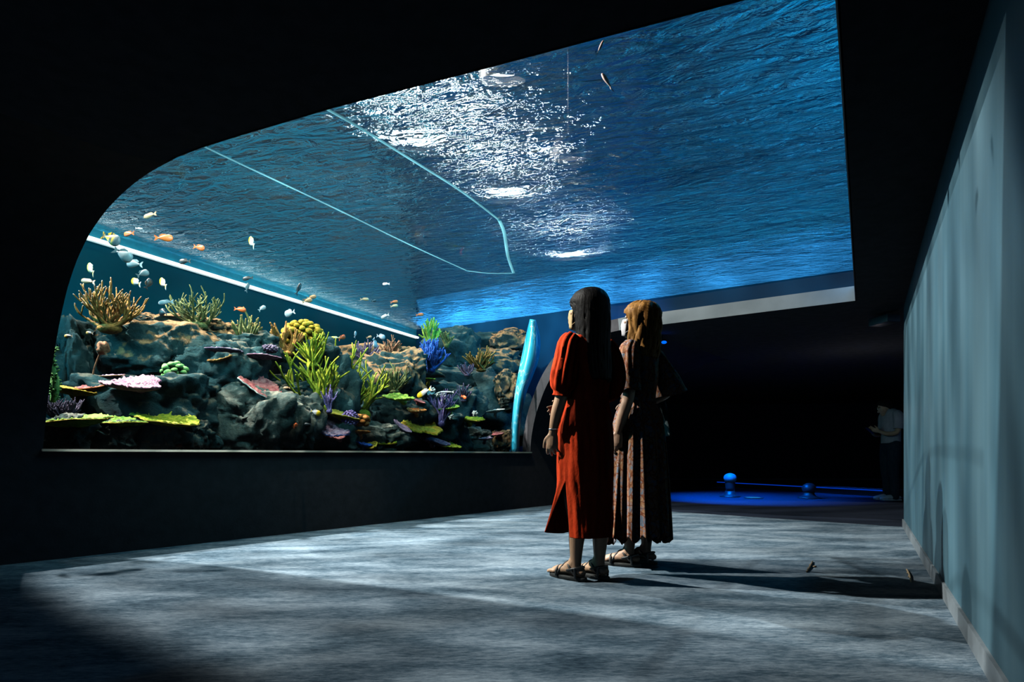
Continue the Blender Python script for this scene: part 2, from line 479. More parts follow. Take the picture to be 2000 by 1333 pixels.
loft(bm, [[Vector((p.x, p.y, z)) for p in ring] for z in (.001, .075)], cap0=True, cap1=True)
struct(new_mesh('baseboard_right', bm, M['base'], smooth=False))
bm = bmesh.new(); box(bm, (4, 16.5, 1.08), (22, .2, 2.14)); struct(new_mesh('wall_back', bm, M['darkwall'], smooth=False))
bm = bmesh.new(); box(bm, (12, 12, 1.08), (.2, 9, 2.14)); struct(new_mesh('wall_far_right', bm, M['darkwall'], smooth=False))

def td(t_, d_, z): q = O2+T*t_+N*d_; return Vector((q.x, q.y, z))
quad('ceiling_back', [td(12.45, D+.02, HC+.004), td(12.95, -9, HC+.004), td(30, -9, HC+.004), td(30, D+.02, HC+.004)], M['ceil'])
quad('wall_side_back', [td(12.95, 0, 0), td(12.95, -9, 0), td(12.95, -9, HC), td(12.95, 0, HC)], M['darkwall'])
# ------------------------------------------------------------------ tank
HW = 3.0
B0, B1 = at_z(172, 467.5, 2.88), at_z(813, 661, 2.88)
bd = (B1-B0).normalized(); A0 = B0-bd*2.2
FR = Vector((B1.x+8.0, B1.y-4.8))
def wallbox(name, p, q, z0, z1, m, th=.15):
    bm = bmesh.new(); d = Vector((q.x-p.x, q.y-p.y)).normalized(); n_ = Vector((-d.y, d.x))
    r_ = [Vector((p.x, p.y)), Vector((q.x, q.y)), Vector((q.x, q.y))+n_*th, Vector((p.x, p.y))+n_*th]
    loft(bm, [[Vector((v.x, v.y, z)) for v in r_] for z in (z0, (z0+z1)/2, z1)], cap0=True, cap1=True)
    return struct(new_mesh(name, bm, m, smooth=False))
wallbox('wall_tank_left', A0, B1, .3, 3.6, M['tank_teal'])
bm = bmesh.new(); rows = []; e_ = Vector((FR.x-B1.x, FR.y-B1.y)).normalized(); n_ = Vector((-e_.y, e_.x))*.15
if n_.y < 0: n_ = -n_
for k in range(61):
    p_ = Vector((B1.x, B1.y))+(FR.xy-B1.xy)*k/60; d_ = tds(p_)[1]
    lo = .3 if d_ < -.16 else HC+.03 if d_ >= D else HS+(HC-HS)*math.sqrt(max(0, 1-((D-d_)/D)**2 if d_ > 0 else 0))+.03
    rows.append([Vector((p_.x, p_.y, lo)), Vector((p_.x, p_.y, 3.6)), Vector((p_.x+n_.x, p_.y+n_.y, 3.6)), Vector((p_.x+n_.x, p_.y+n_.y, lo))])
loft(bm, rows, cap0=True, cap1=True)
struct(new_mesh('wall_tank_back', bm, M['tank_blue'], smooth=False))
g0 = O2+T*.9
wallbox('wall_tank_end', Vector((g0.x, g0.y)), A0, .3, 3.6, M['tank_teal'])
quad('floor_tank', [Vector((A0.x-.2, A0.y-1.5, .32)), Vector((B1.x, B1.y+.2, .32)), Vector((1.2, 9.6, .32)), Vector((.9, 8.7, .32)), Vector((-5.6, 1.1, .32))], M['tank_floor'])
bm = bmesh.new()
bmesh.ops.create_grid(bm, x_segments=20, y_segments=20, size=1)
for v in bm.verts: v.co = Vector((v.co.x*10.0, v.co.y*10.0, 0))
for f in bm.faces: f.normal_flip()
o = struct(new_mesh('water_surface', bm, M['water'])); o.location = (0, 6.5, HW); o.rotation_euler = (0, 0, R(-20))
# hall above the tank
bm = bmesh.new(); box(bm, (0, 8, 8.1), (22, 18, .2)); struct(new_mesh('ceiling_hall', bm, M['hall'], smooth=False))
bm = bmesh.new(); box(bm, (0, 15, 5.7), (22, .2, 4.6)); struct(new_mesh('wall_hall', bm, M['hall'], smooth=False))
for nm, c_, d_ in (('wall_hall_left', (-8, 6.2, 5.7), (.2, 17.4, 4.6)), ('wall_hall_right', (11, 6.2, 5.7), (.2, 17.4, 4.6)), ('wall_hall_front', (1.5, -1, 5.2), (19, .2, 5.6))):
    bm = bmesh.new(); box(bm, c_, d_); struct(new_mesh(nm, bm, M['hall'], smooth=False))
# dark bars added under the hall roof to streak the water
n_b = 2
for k in range(12):
    bm = bmesh.new(); box(bm, (2.2+.42*k*.5, 6.2+.72*k, 7.55), (9, .15, .30), R(-28)); struct(new_mesh('added_strip_%d' % n_b, bm, M['darkwall'], smooth=False)); n_b += 1
# lamp-lit ledge line along the left tank wall, made to glow by itself
def along(p, q, x, z):
    v = p+(q-p)*x; return Vector((v.x, v.y, z))
inn = Vector((bd.y, -bd.x, 0))
M['tube'] = emit('ledge_glow', (.86, 1, 1), 2.0)
tl = empty('glow_ledge', B0+inn*.05, 'long white glowing ledge along the waterline of the left tank wall', 'lamp')
bm = bmesh.new(); tube(bm, [B0-bd*1+inn*.06-tl.location, B1-bd*.03+inn*.06-tl.location], [.019, .019], 8, 1); new_mesh('tube', bm, M['tube'], tl)  # glowing tube stands in for the lamp-lit ledge
M['white'] = plain('white_paint', (.7, .75, .75), .5)
bm = bmesh.new()
p, q = B0-bd*1-tl.location, B1-bd*.02-tl.location
ring = lambda c: [c+inn*.004+Vector((0, 0, -.022)), c+inn*.022+Vector((0, 0, -.022)), c+inn*.022+Vector((0, 0, .022)), c+inn*.004+Vector((0, 0, .022))]
loft(bm, [ring(p), ring(q)], cap0=True, cap1=True); new_mesh('ledge_backing', bm, M['white'], tl, smooth=False)
M['rim'] = plain('waterline_glow_cyan', (.02, .30, .42), .5)  # cyan strip colour stands in for light on the wall at the waterline
bm = bmesh.new(); p, q = B0-bd*1.6, B1-bd*.01
ring = lambda c: [Vector((c.x, c.y, z))+inn*e for z, e in ((2.915, -.02), (2.915, .012), (3.06, .012), (3.06, -.02))]
loft(bm, [ring(p), ring(q)], cap0=True, cap1=True); struct(new_mesh('added_strip_1', bm, M['rim'], smooth=False))
# lamps over the water
M['lens'] = emit('lamp_lens', (1, .96, .88), 160)
M['blueled'] = emit('blue_led', (.01, .36, .85), 3.0)
def floodlight(loc, label):
    e = empty('floodlight', loc, label, 'lamp', group='white floodlights over the water')
    bm = bmesh.new(); tube(bm, [(0, .034, -.094), (0, -.003, .008), (0, -.07, .18), (0, -.08, .21)], [.262, .258, .15, .02], 24, 1, caps=False); new_mesh('housing', bm, M['black'], e)
    bm = bmesh.new(); ell(bm, (0, .002, 0), (.235, .235, .004), Matrix.Rotation(R(20), 3, 'X')); new_mesh('lens', bm, M['lens'], e)
    bm = bmesh.new(); tube(bm, [(0, -.08, .12), (0, -.08, 8.01-loc[2])], [.012, .012], 8, 1); new_mesh('hanging_rod', bm, M['black'], e)
for p, l in zip(LAMPS, ('white floodlight over the water, glittering at the upper edge of the dark wall',
                        'white floodlight over the water, glittering above the long-haired woman',
                        'white floodlight over the water, glittering just above the black-haired woman')):
    floodlight(p, l)

# ------------------------------------------------------------------ reef materials
def rockmat(name, lo, mid, hi, crust, amount, scale=5):
    t = NT(name); b = t.bsdf(Roughness=.9); b.inputs['Specular IOR Level'].default_value = .2
    v = t.coord(); f = t.noise(v, scale, 8, .68, .3)
    base = t.ramp(f, [(.3, lo), (.52, mid), (.74, hi)])
    g = t.n('ShaderNodeNewGeometry'); sep = t.n('ShaderNodeSeparateXYZ'); t.l(g.outputs['Normal'], sep.inputs[0])
    k = t.math('ADD', t.math('MULTIPLY', sep.outputs[2], .28), t.noise(v, scale*.7, 6, .65))
    mr = t.n('ShaderNodeMapRange'); mr.inputs[1].default_value = 1-amount; mr.inputs[2].default_value = 1.08-amount; t.l(k, mr.inputs[0])
    cv = t.ramp(t.noise(v, scale*3, 4), [(.35, tuple(c*.45 for c in crust)), (.65, crust)])
    t.l(t.mix(mr.outputs[0], base, cv), b.inputs['Base Color'])
    t.l(t.bump(t.noise(v, scale*4.5, 8, .75), .9, .04), b.inputs['Normal']); return t.m
RM = {
 'dark': rockmat('rock_dark', (.010, .045, .055), (.03, .095, .105), (.10, .19, .185), (.30, .29, .22), .30),
 'grey': rockmat('rock_grey', (.03, .075, .075), (.12, .17, .155), (.42, .43, .36), (.50, .48, .38), .30, 7),
 'crust': rockmat('rock_crusted', (.012, .05, .06), (.035, .10, .105), (.12, .19, .17), (.62, .36, .17), .42),
 'tan': rockmat('rock_tan', (.03, .06, .06), (.10, .12, .10), (.30, .24, .16), (.66, .38, .18), .52),
}
def coralmat(name, a, b_, scale=25, rough=.7, bump=.5):
    t = NT(name); b = t.bsdf(Roughness=rough); b.inputs['Specular IOR Level'].default_value = .25
    v = t.coord(); t.l(t.ramp(t.noise(v, scale, 4), [(.35, a), (.66, b_)]), b.inputs['Base Color'])
    t.l(t.bump(t.noise(v, scale*3, 3), bump, .01), b.inputs['Normal']); return t.m
CM = {
 'brown': coralmat('coral_brown', (.20, .085, .015), (.58, .30, .07)),
 'olive': coralmat('coral_olive', (.06, .10, .04), (.30, .30, .09)),
 'green': coralmat('coral_green', (.10, .30, .03), (.42, .62, .08)),
 'lime': coralmat('coral_yellowgreen', (.22, .36, .015), (.70, .68, .05)),
 'leaf': coralmat('coral_leafgreen', (.06, .32, .08), (.38, .72, .22)),
 'yellow': coralmat('coral_yellow', (.42, .34, .02), (.82, .66, .10)),
 'gold': coralmat('coral_gold', (.35, .22, .01), (.72, .50, .04)),
 'pink': coralmat('coral_pink', (.40, .15, .25), (.76, .42, .50)),
 'rose': coralmat('coral_rose', (.40, .07, .08), (.74, .27, .24)),
 'mauve': coralmat('coral_mauve', (.22, .14, .26), (.58, .42, .56)),
 'purple': coralmat('coral_purple', (.10, .07, .26), (.34, .26, .58)),
 'dusk': coralmat('coral_duskypurple', (.06, .05, .10), (.26, .19, .28)),
 'blue': coralmat('coral_deepblue', (.01, .04, .28), (.04, .20, .75)),
 'orange': coralmat('coral_orange', (.60, .14, .02), (.92, .38, .10)),
 'rust': coralmat('coral_rust', (.16, .06, .03), (.50, .24, .12)),
 'white': coralmat('coral_pale', (.42, .50, .46), (.75, .78, .70)),
 'pale': coralmat('coral_tip', (.55, .42, .40), (.85, .70, .62)),
}
# ------------------------------------------------------------------ rocks
def clear_y(px, py, w_, h_, y, flat=.7):
    """step back until the thing stands clear of the acrylic"""
    for _ in range(60):
        q = P(px, py, y); rx = w_/2*y/F; ry = (rx+h_/2*y/F)/2*flat
        e = math.hypot(N.x*rx, N.y*ry)*1.05+G+.03
        if q.z-h_/2*y/F > 2.5 or tds(q)[1] < -e: break
        y += .03
    return y
def rock(px, py, w_, h_, y, kind, label, seed, flat=1.0, sub=5):
    y = clear_y(px, py, w_, h_, y, flat)
    sc_ = y/F; rx, rz = w_/2*sc_, h_/2*sc_; ry = (rx+rz)/2*flat
    c = P(px, py, y)
    bm = bmesh.new(); bmesh.ops.create_icosphere(bm, subdivisions=sub, radius=1)
    so = Vector((seed*7.3, seed*3.1, seed*5.7))
    for v in bm.verts:
        n_ = v.co.normalized(); q = n_*1.3+so
        d = noise.fractal(q, 1.0, 2.1, 5)*.38+noise.noise(q*.7+so)*.22
        rid = 1-abs(noise.noise(n_*3.2+so*2)); d += .18*(rid*rid-.5)
        k = 1+d
        # squarish boulders rather than balls
        p = Vector(tuple(math.copysign(abs(t_)**.72, t_) for t_ in n_))*k
        p += Vector((1, 1, 1))*0
        v.co = Vector((p.x*rx, p.y*ry, p.z*rz))+noise.noise_vector(n_*9+so)*.02
    o = new_mesh('reef_rock', bm, RM[kind]); o.location = c
    tag(o, label, 'rock'); return o
rocks = [
 (152, 742, 70, 200, 5.3, 'dark', 'tall dim brownish rock pillar at the far left behind the glass'),
 (205, 735, 54, 180, 5.5, 'dark', 'slender dim rock pillar just right of the tall one at far left'),
 (306, 688, 205, 118, 5.5, 'crust', 'big dark overhanging boulder below the long yellow coral ridge'),
 (345, 640, 150, 42, 5.75, 'tan', 'flat brown ledge carrying the long yellow coral ridge'),
 (418, 660, 120, 62, 5.9, 'tan', 'orange-tan crusted rock between the olive branching coral and the small brown one'),
 (432, 728, 150, 110, 5.45, 'dark', 'rounded teal-grey boulder right of the leaf-green lobed coral'),
 (470, 690, 130, 70, 5.8, 'dark', 'dark rock directly under the small upright brown coral'),
 (305, 800, 250, 130, 5.1, 'dark', 'wide dark hollowed rock under the large pink plate coral'),
 (205, 790, 90, 60, 5.0, 'grey', 'pale grey-green rock left of the dark hollowed rock'),
 (120, 852, 90, 70, 4.35, 'grey', 'pale rock in the lower left corner of the window'),
 (205, 862, 130, 74, 4.6, 'grey', 'low grey rock under the long green plate coral'),
 (300, 858, 120, 70, 4.8, 'dark', 'dark rock on the sill under the broad green plate coral'),
 (372, 862, 90, 70, 5.0, 'dark', 'dark gap-filling rock left of the biggest grey boulder'),
 (470, 838, 180, 140, 5.15, 'grey', 'biggest grey boulder with mottled pale surface by the sill'),
 (572, 832, 100, 124, 5.45, 'grey', 'steep grey boulder right of the biggest one, under the tilted rose coral'),
 (530, 775, 150, 80, 5.9, 'dark', 'shaded rock face behind the tilted rose coral'),
 (580, 720, 150, 120, 6.3, 'dark', 'dark rock beneath the knobby yellow-brown coral'),
 (640, 790, 130, 160, 6.3, 'dark', 'dark rock behind the green staghorn corals'),
 (655, 862, 100, 70, 6.1, 'dark', 'dark rock under the curved mauve plate coral'),
 (720, 712, 230, 56, 7.6, 'tan', 'tan-topped ridge rock behind the yellow-green staghorn'),
 (700, 750, 220, 80, 7.4, 'dark', 'dark rock face below the tan-topped ridge'),
 (775, 745, 120, 110, 7.0, 'crust', 'tan and grey boulder right of the yellow-green staghorn'),
 (790, 705, 80, 46, 7.5, 'tan', 'tan knob of rock next to the deep blue coral'),
 (770, 820, 130, 90, 6.9, 'dark', 'dark rock under the small bright green crust coral'),
 (735, 862, 110, 60, 6.1, 'grey', 'low pale rock on the sill near the orange corals'),
 (880, 690, 110, 90, 8.6, 'dark', 'dark blue-green boulder right of the deep blue coral'),
 (950, 690, 120, 74, 9.2, 'dark', 'long dark boulder high up at the right of the reef'),
 (1000, 672, 80, 52, 9.0, 'tan', 'orange-crusted boulder high beside the turquoise acrylic edge'),
 (970, 722, 110, 62, 8.8, 'crust', 'tan-edged ledge below the orange-crusted boulder'),
 (890, 752, 170, 70, 8.6, 'dark', 'middle dark rock shelf on the right of the reef'),
 (940, 800, 150, 150, 8.7, 'dark', 'large dark rock mass at the lower right of the reef'),
 (988, 760, 44, 70, 8.3, 'tan', 'brown rock knob beside the turquoise acrylic edge'),
 (978, 866, 40, 46, 7.8, 'tan', 'small brown rock at the foot of the turquoise acrylic edge'),
 (835, 850, 140, 90, 7.35, 'dark', 'dark rock under the gold plate coral'),
 (925, 862, 80, 50, 7.75, 'grey', 'small pale rock on the sill at the right end of the reef'),
 (885, 800, 110, 90, 8.0, 'dark', 'shadowed rock under the middle dark shelf'),
]
for i, r_ in enumerate(rocks):
    rock(*r_, seed=i+1, flat=.8 if r_[2] < 120 else .65)

# ------------------------------------------------------------------ corals
def branch_coral(px, py, w_, h_, y, m, label, seed, stems=14, th=.016, fork=2, up=.5, curl=.25, tips=None, name='branching_coral'):
    """py is the foot; a bush of tapering forked stems"""
    y = clear_y(px, py, w_, h_, y, .8)
    rg = random.Random(seed); s = y/F; W_, H_ = w_*s/2, h_*s; c = P(px, py, y)
    bm = bmesh.new()
    def grow(p, d, L, r, lev):
        pts = [p]; n = 4; dd = d.copy()
        ax = Vector((rg.uniform(-1, 1), rg.uniform(-1, 1), rg.uniform(-.3, 1)))
        for k in range(n):
            dd = (dd+ax*curl*.3+Vector((0, 0, .06))).normalized(); pts.append(pts[-1]+dd*L/n)
        e = r*.76
        tube(bm, pts, [r+(e-r)*k/n for k in range(n+1)], 6, 2)
        if lev == 0:
            if tips:
                nf = len(bm.faces); tube(bm, [pts[-1]-dd*r*.9, pts[-1]+dd*r*.5], [e*1.06, e*.75], 6, 1)
                bm.faces.ensure_lookup_table()
                for f_ in bm.faces[nf:]: f_.material_index = 1
            return
        for _ in range(2 if rg.random() < .5 else 3):
            a = rg.uniform(-.75, .75); b_ = rg.uniform(-.75, .75)
            nd = (dd+Vector((a, b_, rg.uniform(-.1, .35)))*.85).normalized()
            st = pts[rg.randint(2, n)]; grow(st, nd, L*rg.uniform(.55, .85), e*.92, lev-1)
    for k in range(stems):
        a = 2*math.pi*(k+rg.random()*.6)/stems; t_ = rg.random()**.6*2.0
        d = Vector((math.cos(a)*t_*W_/H_*1.1, math.sin(a)*t_*W_/H_*.8, up+rg.random()*.6)).normalized()
        ext = math.sqrt((d.x*W_)**2+(d.y*W_)**2+(d.z*H_)**2)
        L = ext/(1+.7*fork*.75)*rg.uniform(.9, 1.2)
        grow(Vector((rg.uniform(-.2, .2)*W_, rg.uniform(-.15, .15)*W_, 0)), d, L, th*s*F/4.8, fork)
    ell(bm, (0, 0, -.01), (W_*.3, W_*.26, H_*.12), sub=2)
    o = new_mesh(name, bm, CM[m]); o.location = c; tag(o, label, 'coral')
    if tips: o.data.materials.append(CM[tips])
def plate_coral(px, py, w_, h_, y, m, label, seed, tilt=(0, 0), rough=.012, thick=.03, lobes=4, rim=None, deep=.55):
    """table coral: lobed disc with a nubbly top; (px, py) its middle; h_ the seen height of the disc"""
    y = clear_y(px, py, w_, w_*.5, y, .8)
    rg = random.Random(seed); s = y/F; rx = w_*s/2; ry = max(h_*s*1.1, rx*deep); c = P(px, py, y)
    nr, na = 16, 90; ph = [rg.uniform(0, 6.3) for _ in range(5)]
    def rad(a): return 1+.12*math.sin(lobes*a+ph[0])+.07*math.sin((lobes*2+1)*a+ph[1])+.03*math.sin(17*a+ph[2])+.02*math.sin(31*a+ph[3])
    def pt(i, a, top):
        q = i/nr; r_ = q*rad(a)
        x, y_ = r_*math.cos(a)*rx, r_*math.sin(a)*ry
        z = .10*rx*q*q+.05*rx*math.sin(2*a+ph[4])*q
        if top:
            nb = noise.noise(Vector((x, y_, seed))*55/max(1, s*F/5))+.5*noise.noise(Vector((x, y_, seed+9))*110)
            z += max(0, nb)*rough*2*(.4+.6*q)
        else: z -= thick*(1-q)**.6*1.6+thick*.28
        return Vector((x, y_, z))
    bm = bmesh.new()
    rings = [[pt(i, 2*math.pi*k/na, True) for k in range(na)] for i in range(1, nr+1)]+[[pt(i, 2*math.pi*k/na, False) for k in range(na)] for i in range(nr, 0, -1)]
    loft(bm, rings, cap0=True, cap1=True)
    tube(bm, [(0, ry*.2, -thick*1.3), (0, ry*.6+.05, -thick*1.5-.05)], [.10*rx+.01, .14*rx+.01], 8, 2)
    o = new_mesh('plate_coral', bm, CM[m]); o.location = c
    o.rotation_euler = (R(tilt[0]), R(tilt[1]), rg.uniform(-.3, .3)); tag(o, label, 'coral')
    if rim:
        bm = bmesh.new(); pts = [pt(nr, 2*math.pi*k/na, False)*1.005 for k in range(na+1)]
        tube(bm, pts, [thick*.22]*len(pts), 5, 1, caps=False); o2 = new_mesh('rim', bm, CM[rim], o); o2['label'] = 'paler growing rim'
def lobe_coral(px, py, w_, h_, y, m, label, seed, n=26, size=.22, name='lobed_coral'):
    y = clear_y(px, py, w_, h_, y, .9)
    rg = random.Random(seed); s = y/F; W_, H_ = w_*s/2, h_*s/2; c = P(px, py, y); bm = bmesh.new()
    ell(bm, (0, 0, 0), (W_*.7, W_*.5, H_*.7), sub=2)
    for k in range(n):
        z = 1-2*(k+.5)/n; r_ = math.sqrt(1-z*z); a = k*2.4
        q = Vector((math.cos(a)*r_*W_*.8, math.sin(a)*r_*W_*.6, z*H_*.8))
        d = W_*size*rg.uniform(.8, 1.4)
        vs_ = ell(bm, q, (d, d*.9, d*rg.uniform(.6, 1)), Matrix.Rotation(rg.uniform(-.7, .7), 3, 'X'), 2)
        for v in vs_: v.co += noise.noise_vector(v.co*40)*d*.12
    o = new_mesh(name, bm, CM[m]); o.location = c; tag(o, label, 'coral')
def ridge_coral(pix, y, th, m, label, seed):
    """low coral grown along a line of points"""
    bm = bmesh.new(); P0 = P(*pix[0], y); pts = [P(a, b_, y)-P0 for a, b_ in pix]
    tube(bm, pts, [th*.5]+[th]*(len(pts)-2)+[th*.5], 14, 6)
    for v in bm.verts: v.co += noise.noise_vector(v.co*38+Vector((seed, 0, 0)))*th*.4
    o = new_mesh('ridge_coral', bm, CM[m]); o.location = P0; tag(o, label, 'coral')
B, PL, LB = branch_coral, plate_coral, lobe_coral
B(214, 640, 150, 92, 5.2, 'brown', 'large golden-brown branching coral with many pale tips at the upper left of the reef', 3, 30, .013, 2, .05, .55, 'pale')
B(386, 636, 130, 78, 5.6, 'olive', 'olive-green branching coral with long open arms, second bush from the left', 8, 17, .011, 2, .3, .6)
B(484, 682, 72, 62, 5.7, 'olive', 'small upright brown-olive coral between the olive bush and the knobby one', 5, 20, .013, 1, .9, .1, 'brown')
LB(592, 655, 92, 62, 6.2, 'gold', 'knobby yellow-brown coral crown at the top of the reef', 6, 70, .13, 'knobby_coral')
B(560, 690, 90, 54, 6.0, 'brown', 'brown-gold branching coral in front of the knobby yellow-brown crown', 7, 22, .014, 1, .5, .2)
B(610, 712, 80, 56, 6.0, 'lime', 'yellow-green spiky coral slanting up to the right of the knobby crown', 11, 26, .010, 1, .7, .15)
B(622, 800, 150, 118, 5.9, 'lime', 'big green-yellow staghorn coral in the middle of the reef, left of a pair', 12, 15, .016, 2, .5, .55)
B(702, 810, 150, 130, 5.75, 'lime', 'big yellow-green staghorn coral with curved arms, right of the pair in the middle', 21, 13, .016, 2, .4, .7, 'yellow')
B(650, 738, 70, 40, 6.5, 'dusk', 'dusky purple bushy coral above and between the two staghorns', 14, 26, .010, 2, .7, .2)
B(643, 802, 40, 40, 5.75, 'purple', 'thin violet-blue branching coral at the foot of the left staghorn', 15, 12, .007, 1, .7, .1)
B(768, 702, 52, 36, 7.2, 'rust', 'rust-brown bushy coral on the ridge left of the deep blue coral', 16, 22, .011, 2, .7, .2)
B(716, 706, 66, 34, 7.1, 'dusk', 'dark purple-brown coral on the tan-topped ridge', 17, 20, .010, 1, .8, .2)
B(770, 764, 70, 44, 6.7, 'olive', 'brown-olive fan of branches right of the yellow-green staghorn', 18, 20, .010, 1, .6, .3)
B(842, 722, 56, 56, 7.3, 'blue', 'deep blue branching coral in the shade right of the ridge', 19, 28, .012, 2, .6, .3)
B(842, 674, 44, 42, 7.6, 'green', 'green branching coral standing right above the deep blue coral', 20, 16, .012, 1, .9, .2)
B(872, 676, 30, 26, 8.0, 'olive', 'small olive sprig right of the green coral above the deep blue one', 28, 10, .012, 1, .8, .2)
B(940, 722, 70, 34, 8.0, 'brown', 'fuzzy brown coral in front of the long dark boulder high on the right', 22, 30, .010, 1, .6, .2)
B(912, 732, 36, 22, 7.9, 'dusk', 'small dusky tuft left of the fuzzy brown coral', 23, 18, .009, 1, .6, .2)
B(862, 826, 46, 62, 6.95, 'purple', 'violet branching coral with thin stems above the gold plate', 24, 16, .008, 2, .8, .2, 'mauve')
B(905, 782, 40, 26, 7.4, 'dusk', 'dark sprig on the shadowed rock right of the thin violet coral', 25, 14, .008, 1, .6, .2)
B(118, 818, 84, 36, 4.5, 'dusk', 'dusky purple bushy coral at the far left above the long green plate', 26, 40, .010, 2, .7, .2)
LB(684, 818, 38, 38, 5.55, 'purple', 'round purple bushy coral ball below the right staghorn', 27, 90, .12, 'bushy_coral')
LB(705, 821, 34, 24, 5.6, 'orange', 'orange lumpy coral right of the round purple ball', 31, 16, .35)
PL(704, 842, 34, 10, 5.6, 'orange', 'small flat orange coral under the orange lump', 32, (6, 8), .006, .02)
LB(340, 728, 50, 44, 5.05, 'leaf', 'leaf-green lobed coral on the rocks right of the large pink plate', 33, 26, .26)
PL(262, 752, 112, 30, 4.75, 'pink', 'large pink plate coral with a rough top at the left', 34, (24, 4), .020, .03, 3)
PL(196, 755, 76, 14, 4.85, 'rose', 'thin rose plate coral with an orange edge left of the large pink plate', 35, (14, -12), .010, .018, 3, 'orange')
PL(194, 740, 78, 12, 5.0, 'mauve', 'narrow mauve plate coral above the thin rose one', 36, (10, -10), .006, .018, 3, 'brown')
PL(508, 757, 96, 26, 5.2, 'rose', 'tilted rose-red plate coral with a pale rim, jutting out before the dark rock', 37, (22, 31), .014, .03, 2, 'white', .36)
PL(150, 824, 128, 14, 4.3, 'green', 'long green plate coral along the lower left', 38, (12, -3), .012, .025, 4, 'yellow')
PL(226, 826, 100, 16, 4.55, 'green', 'middle green plate coral overlapping the long one', 39, (14, 2), .012, .025, 5, 'yellow')
PL(325, 822, 120, 20, 4.75, 'lime', 'broad yellow-edged green plate coral left of the biggest grey boulder', 40, (16, 6), .014, .025, 4, 'yellow')
PL(140, 764, 80, 14, 4.7, 'gold', 'brownish shelf coral at the far left below the thin rose plates', 41, (4, 10), .008, .02, 3)
ridge_coral([(270, 632), (300, 638), (335, 644), (365, 648), (388, 652)], 5.35, .026, 'yellow', 'long yellow coral ridge on the brown ledge between two bushes', 2)
PL(440, 686, 70, 8, 5.3, 'mauve', 'thin purple-brown plate coral left under the small upright coral', 42, (4, 4), .006, .015, 3)
PL(510, 697, 66, 8, 5.4, 'mauve', 'thin violet plate coral below the small upright coral', 43, (6, 3), .006, .015, 3, 'pink')
PL(432, 702, 52, 16, 5.25, 'brown', 'orange-brown crust coral on the teal-grey boulder', 44, (20, -6), .012, .015, 5)
LB(527, 682, 36, 18, 5.55, 'dusk', 'small maroon bushy coral under the brown-gold branching coral', 45, 60, .14, 'bushy_coral')
PL(648, 838, 74, 22, 5.35, 'mauve', 'curved mauve plate coral with a blue edge below the left staghorn', 46, (30, 22), .018, .025, 2, 'blue')
PL(665, 812, 70, 10, 5.6, 'yellow', 'yellow plate coral between the left staghorn and the round purple ball', 47, (8, 16), .008, .02, 3)
PL(655, 852, 40, 14, 5.5, 'rose', 'small pink coral under the curved mauve plate', 48, (20, 10), .01, .02, 3)
PL(780, 778, 60, 16, 6.3, 'green', 'bright green crust coral right of the yellow-green staghorn', 49, (20, 8), .012, .02, 4)
PL(824, 832, 74, 34, 6.35, 'gold', 'large gold plate coral at the lower right of the reef', 50, (30, 14), .016, .03, 3, 'lime')
PL(812, 802, 38, 14, 6.6, 'orange', 'flat orange coral behind the large gold plate', 51, (14, 4), .01, .02, 3)
PL(816, 783, 28, 8, 6.7, 'rose', 'small rose plate above the flat orange coral', 52, (10, 24), .006, .015, 3)
PL(876, 798, 44, 14, 6.9, 'green', 'green plate coral behind the thin violet coral', 53, (14, -10), .01, .02, 3)
PL(915, 820, 60, 10, 7.0, 'lime', 'yellow-green plate coral in the dark right of the thin violet coral', 54, (12, 6), .01, .02, 3, 'yellow')
PL(968, 803, 34, 6, 7.15, 'white', 'pale narrow plate coral near the turquoise acrylic edge', 55, (6, -8), .006, .015, 2)
PL(838, 741, 26, 8, 7.2, 'lime', 'little yellow-green plate under the deep blue coral', 56, (8, 0), .006, .015, 3)
PL(834, 768, 28, 12, 7.1, 'white', 'whitish round coral below the little yellow-green plate', 57, (24, 10), .01, .02, 3)
PL(785, 834, 44, 12, 6.2, 'mauve', 'sloping mauve plate coral left of the large gold plate', 58, (12, 34), .008, .018, 2)
PL(846, 863, 60, 14, 6.3, 'mauve', 'mauve plate coral by the sill under the large gold plate', 59, (16, 14), .01, .02, 2)
PL(880, 872, 40, 14, 6.5, 'lime', 'bright yellow-green coral on the sill right of the mauve plate', 60, (16, 10), .012, .02, 3)
PL(752, 866, 40, 10, 5.85, 'lime', 'green-gold coral on the sill before the low pale rock', 61, (14, 4), .012, .02, 3, 'gold')
PL(726, 870, 24, 14, 5.8, 'gold', 'ochre coral on the sill left of the green-gold one', 62, (24, -14), .01, .02, 3)
PL(712, 868, 30, 8, 5.7, 'blue', 'dark blue coral on the sill below the small flat orange one', 63, (10, 12), .008, .02, 3)
PL(948, 857, 26, 8, 7.1, 'mauve', 'small violet plate on the sill at the right', 64, (10, -6), .008, .015, 3)
PL(972, 848, 22, 10, 7.2, 'rose', 'small rose coral at the right by the turquoise acrylic edge', 65, (16, -6), .008, .015, 3)
# green frond standing at the left edge of the window
bm = bmesh.new(); P0 = P(104, 782, 4.25); rg = random.Random(4)
pts = [P(104+4*math.sin(k*.9), 782-k*15, 4.25)-P0 for k in range(8)]
tube(bm, pts, [.020, .026, .028, .026, .024, .022, .018, .010], 8, 3)
for k in range(60):
    b_ = pts[k % 7]+(pts[k % 7+1]-pts[k % 7])*rg.random(); a = rg.uniform(0, 6.3)
    tube(bm, [b_, b_+Vector((math.cos(a)*.035, math.sin(a)*.035, rg.uniform(.0, .03)))], [.010, .006], 5, 1)
o = new_mesh('frond_coral', bm, CM['leaf']); o.location = P0; tag(o, 'upright green frond coral at the left edge of the window', 'coral')
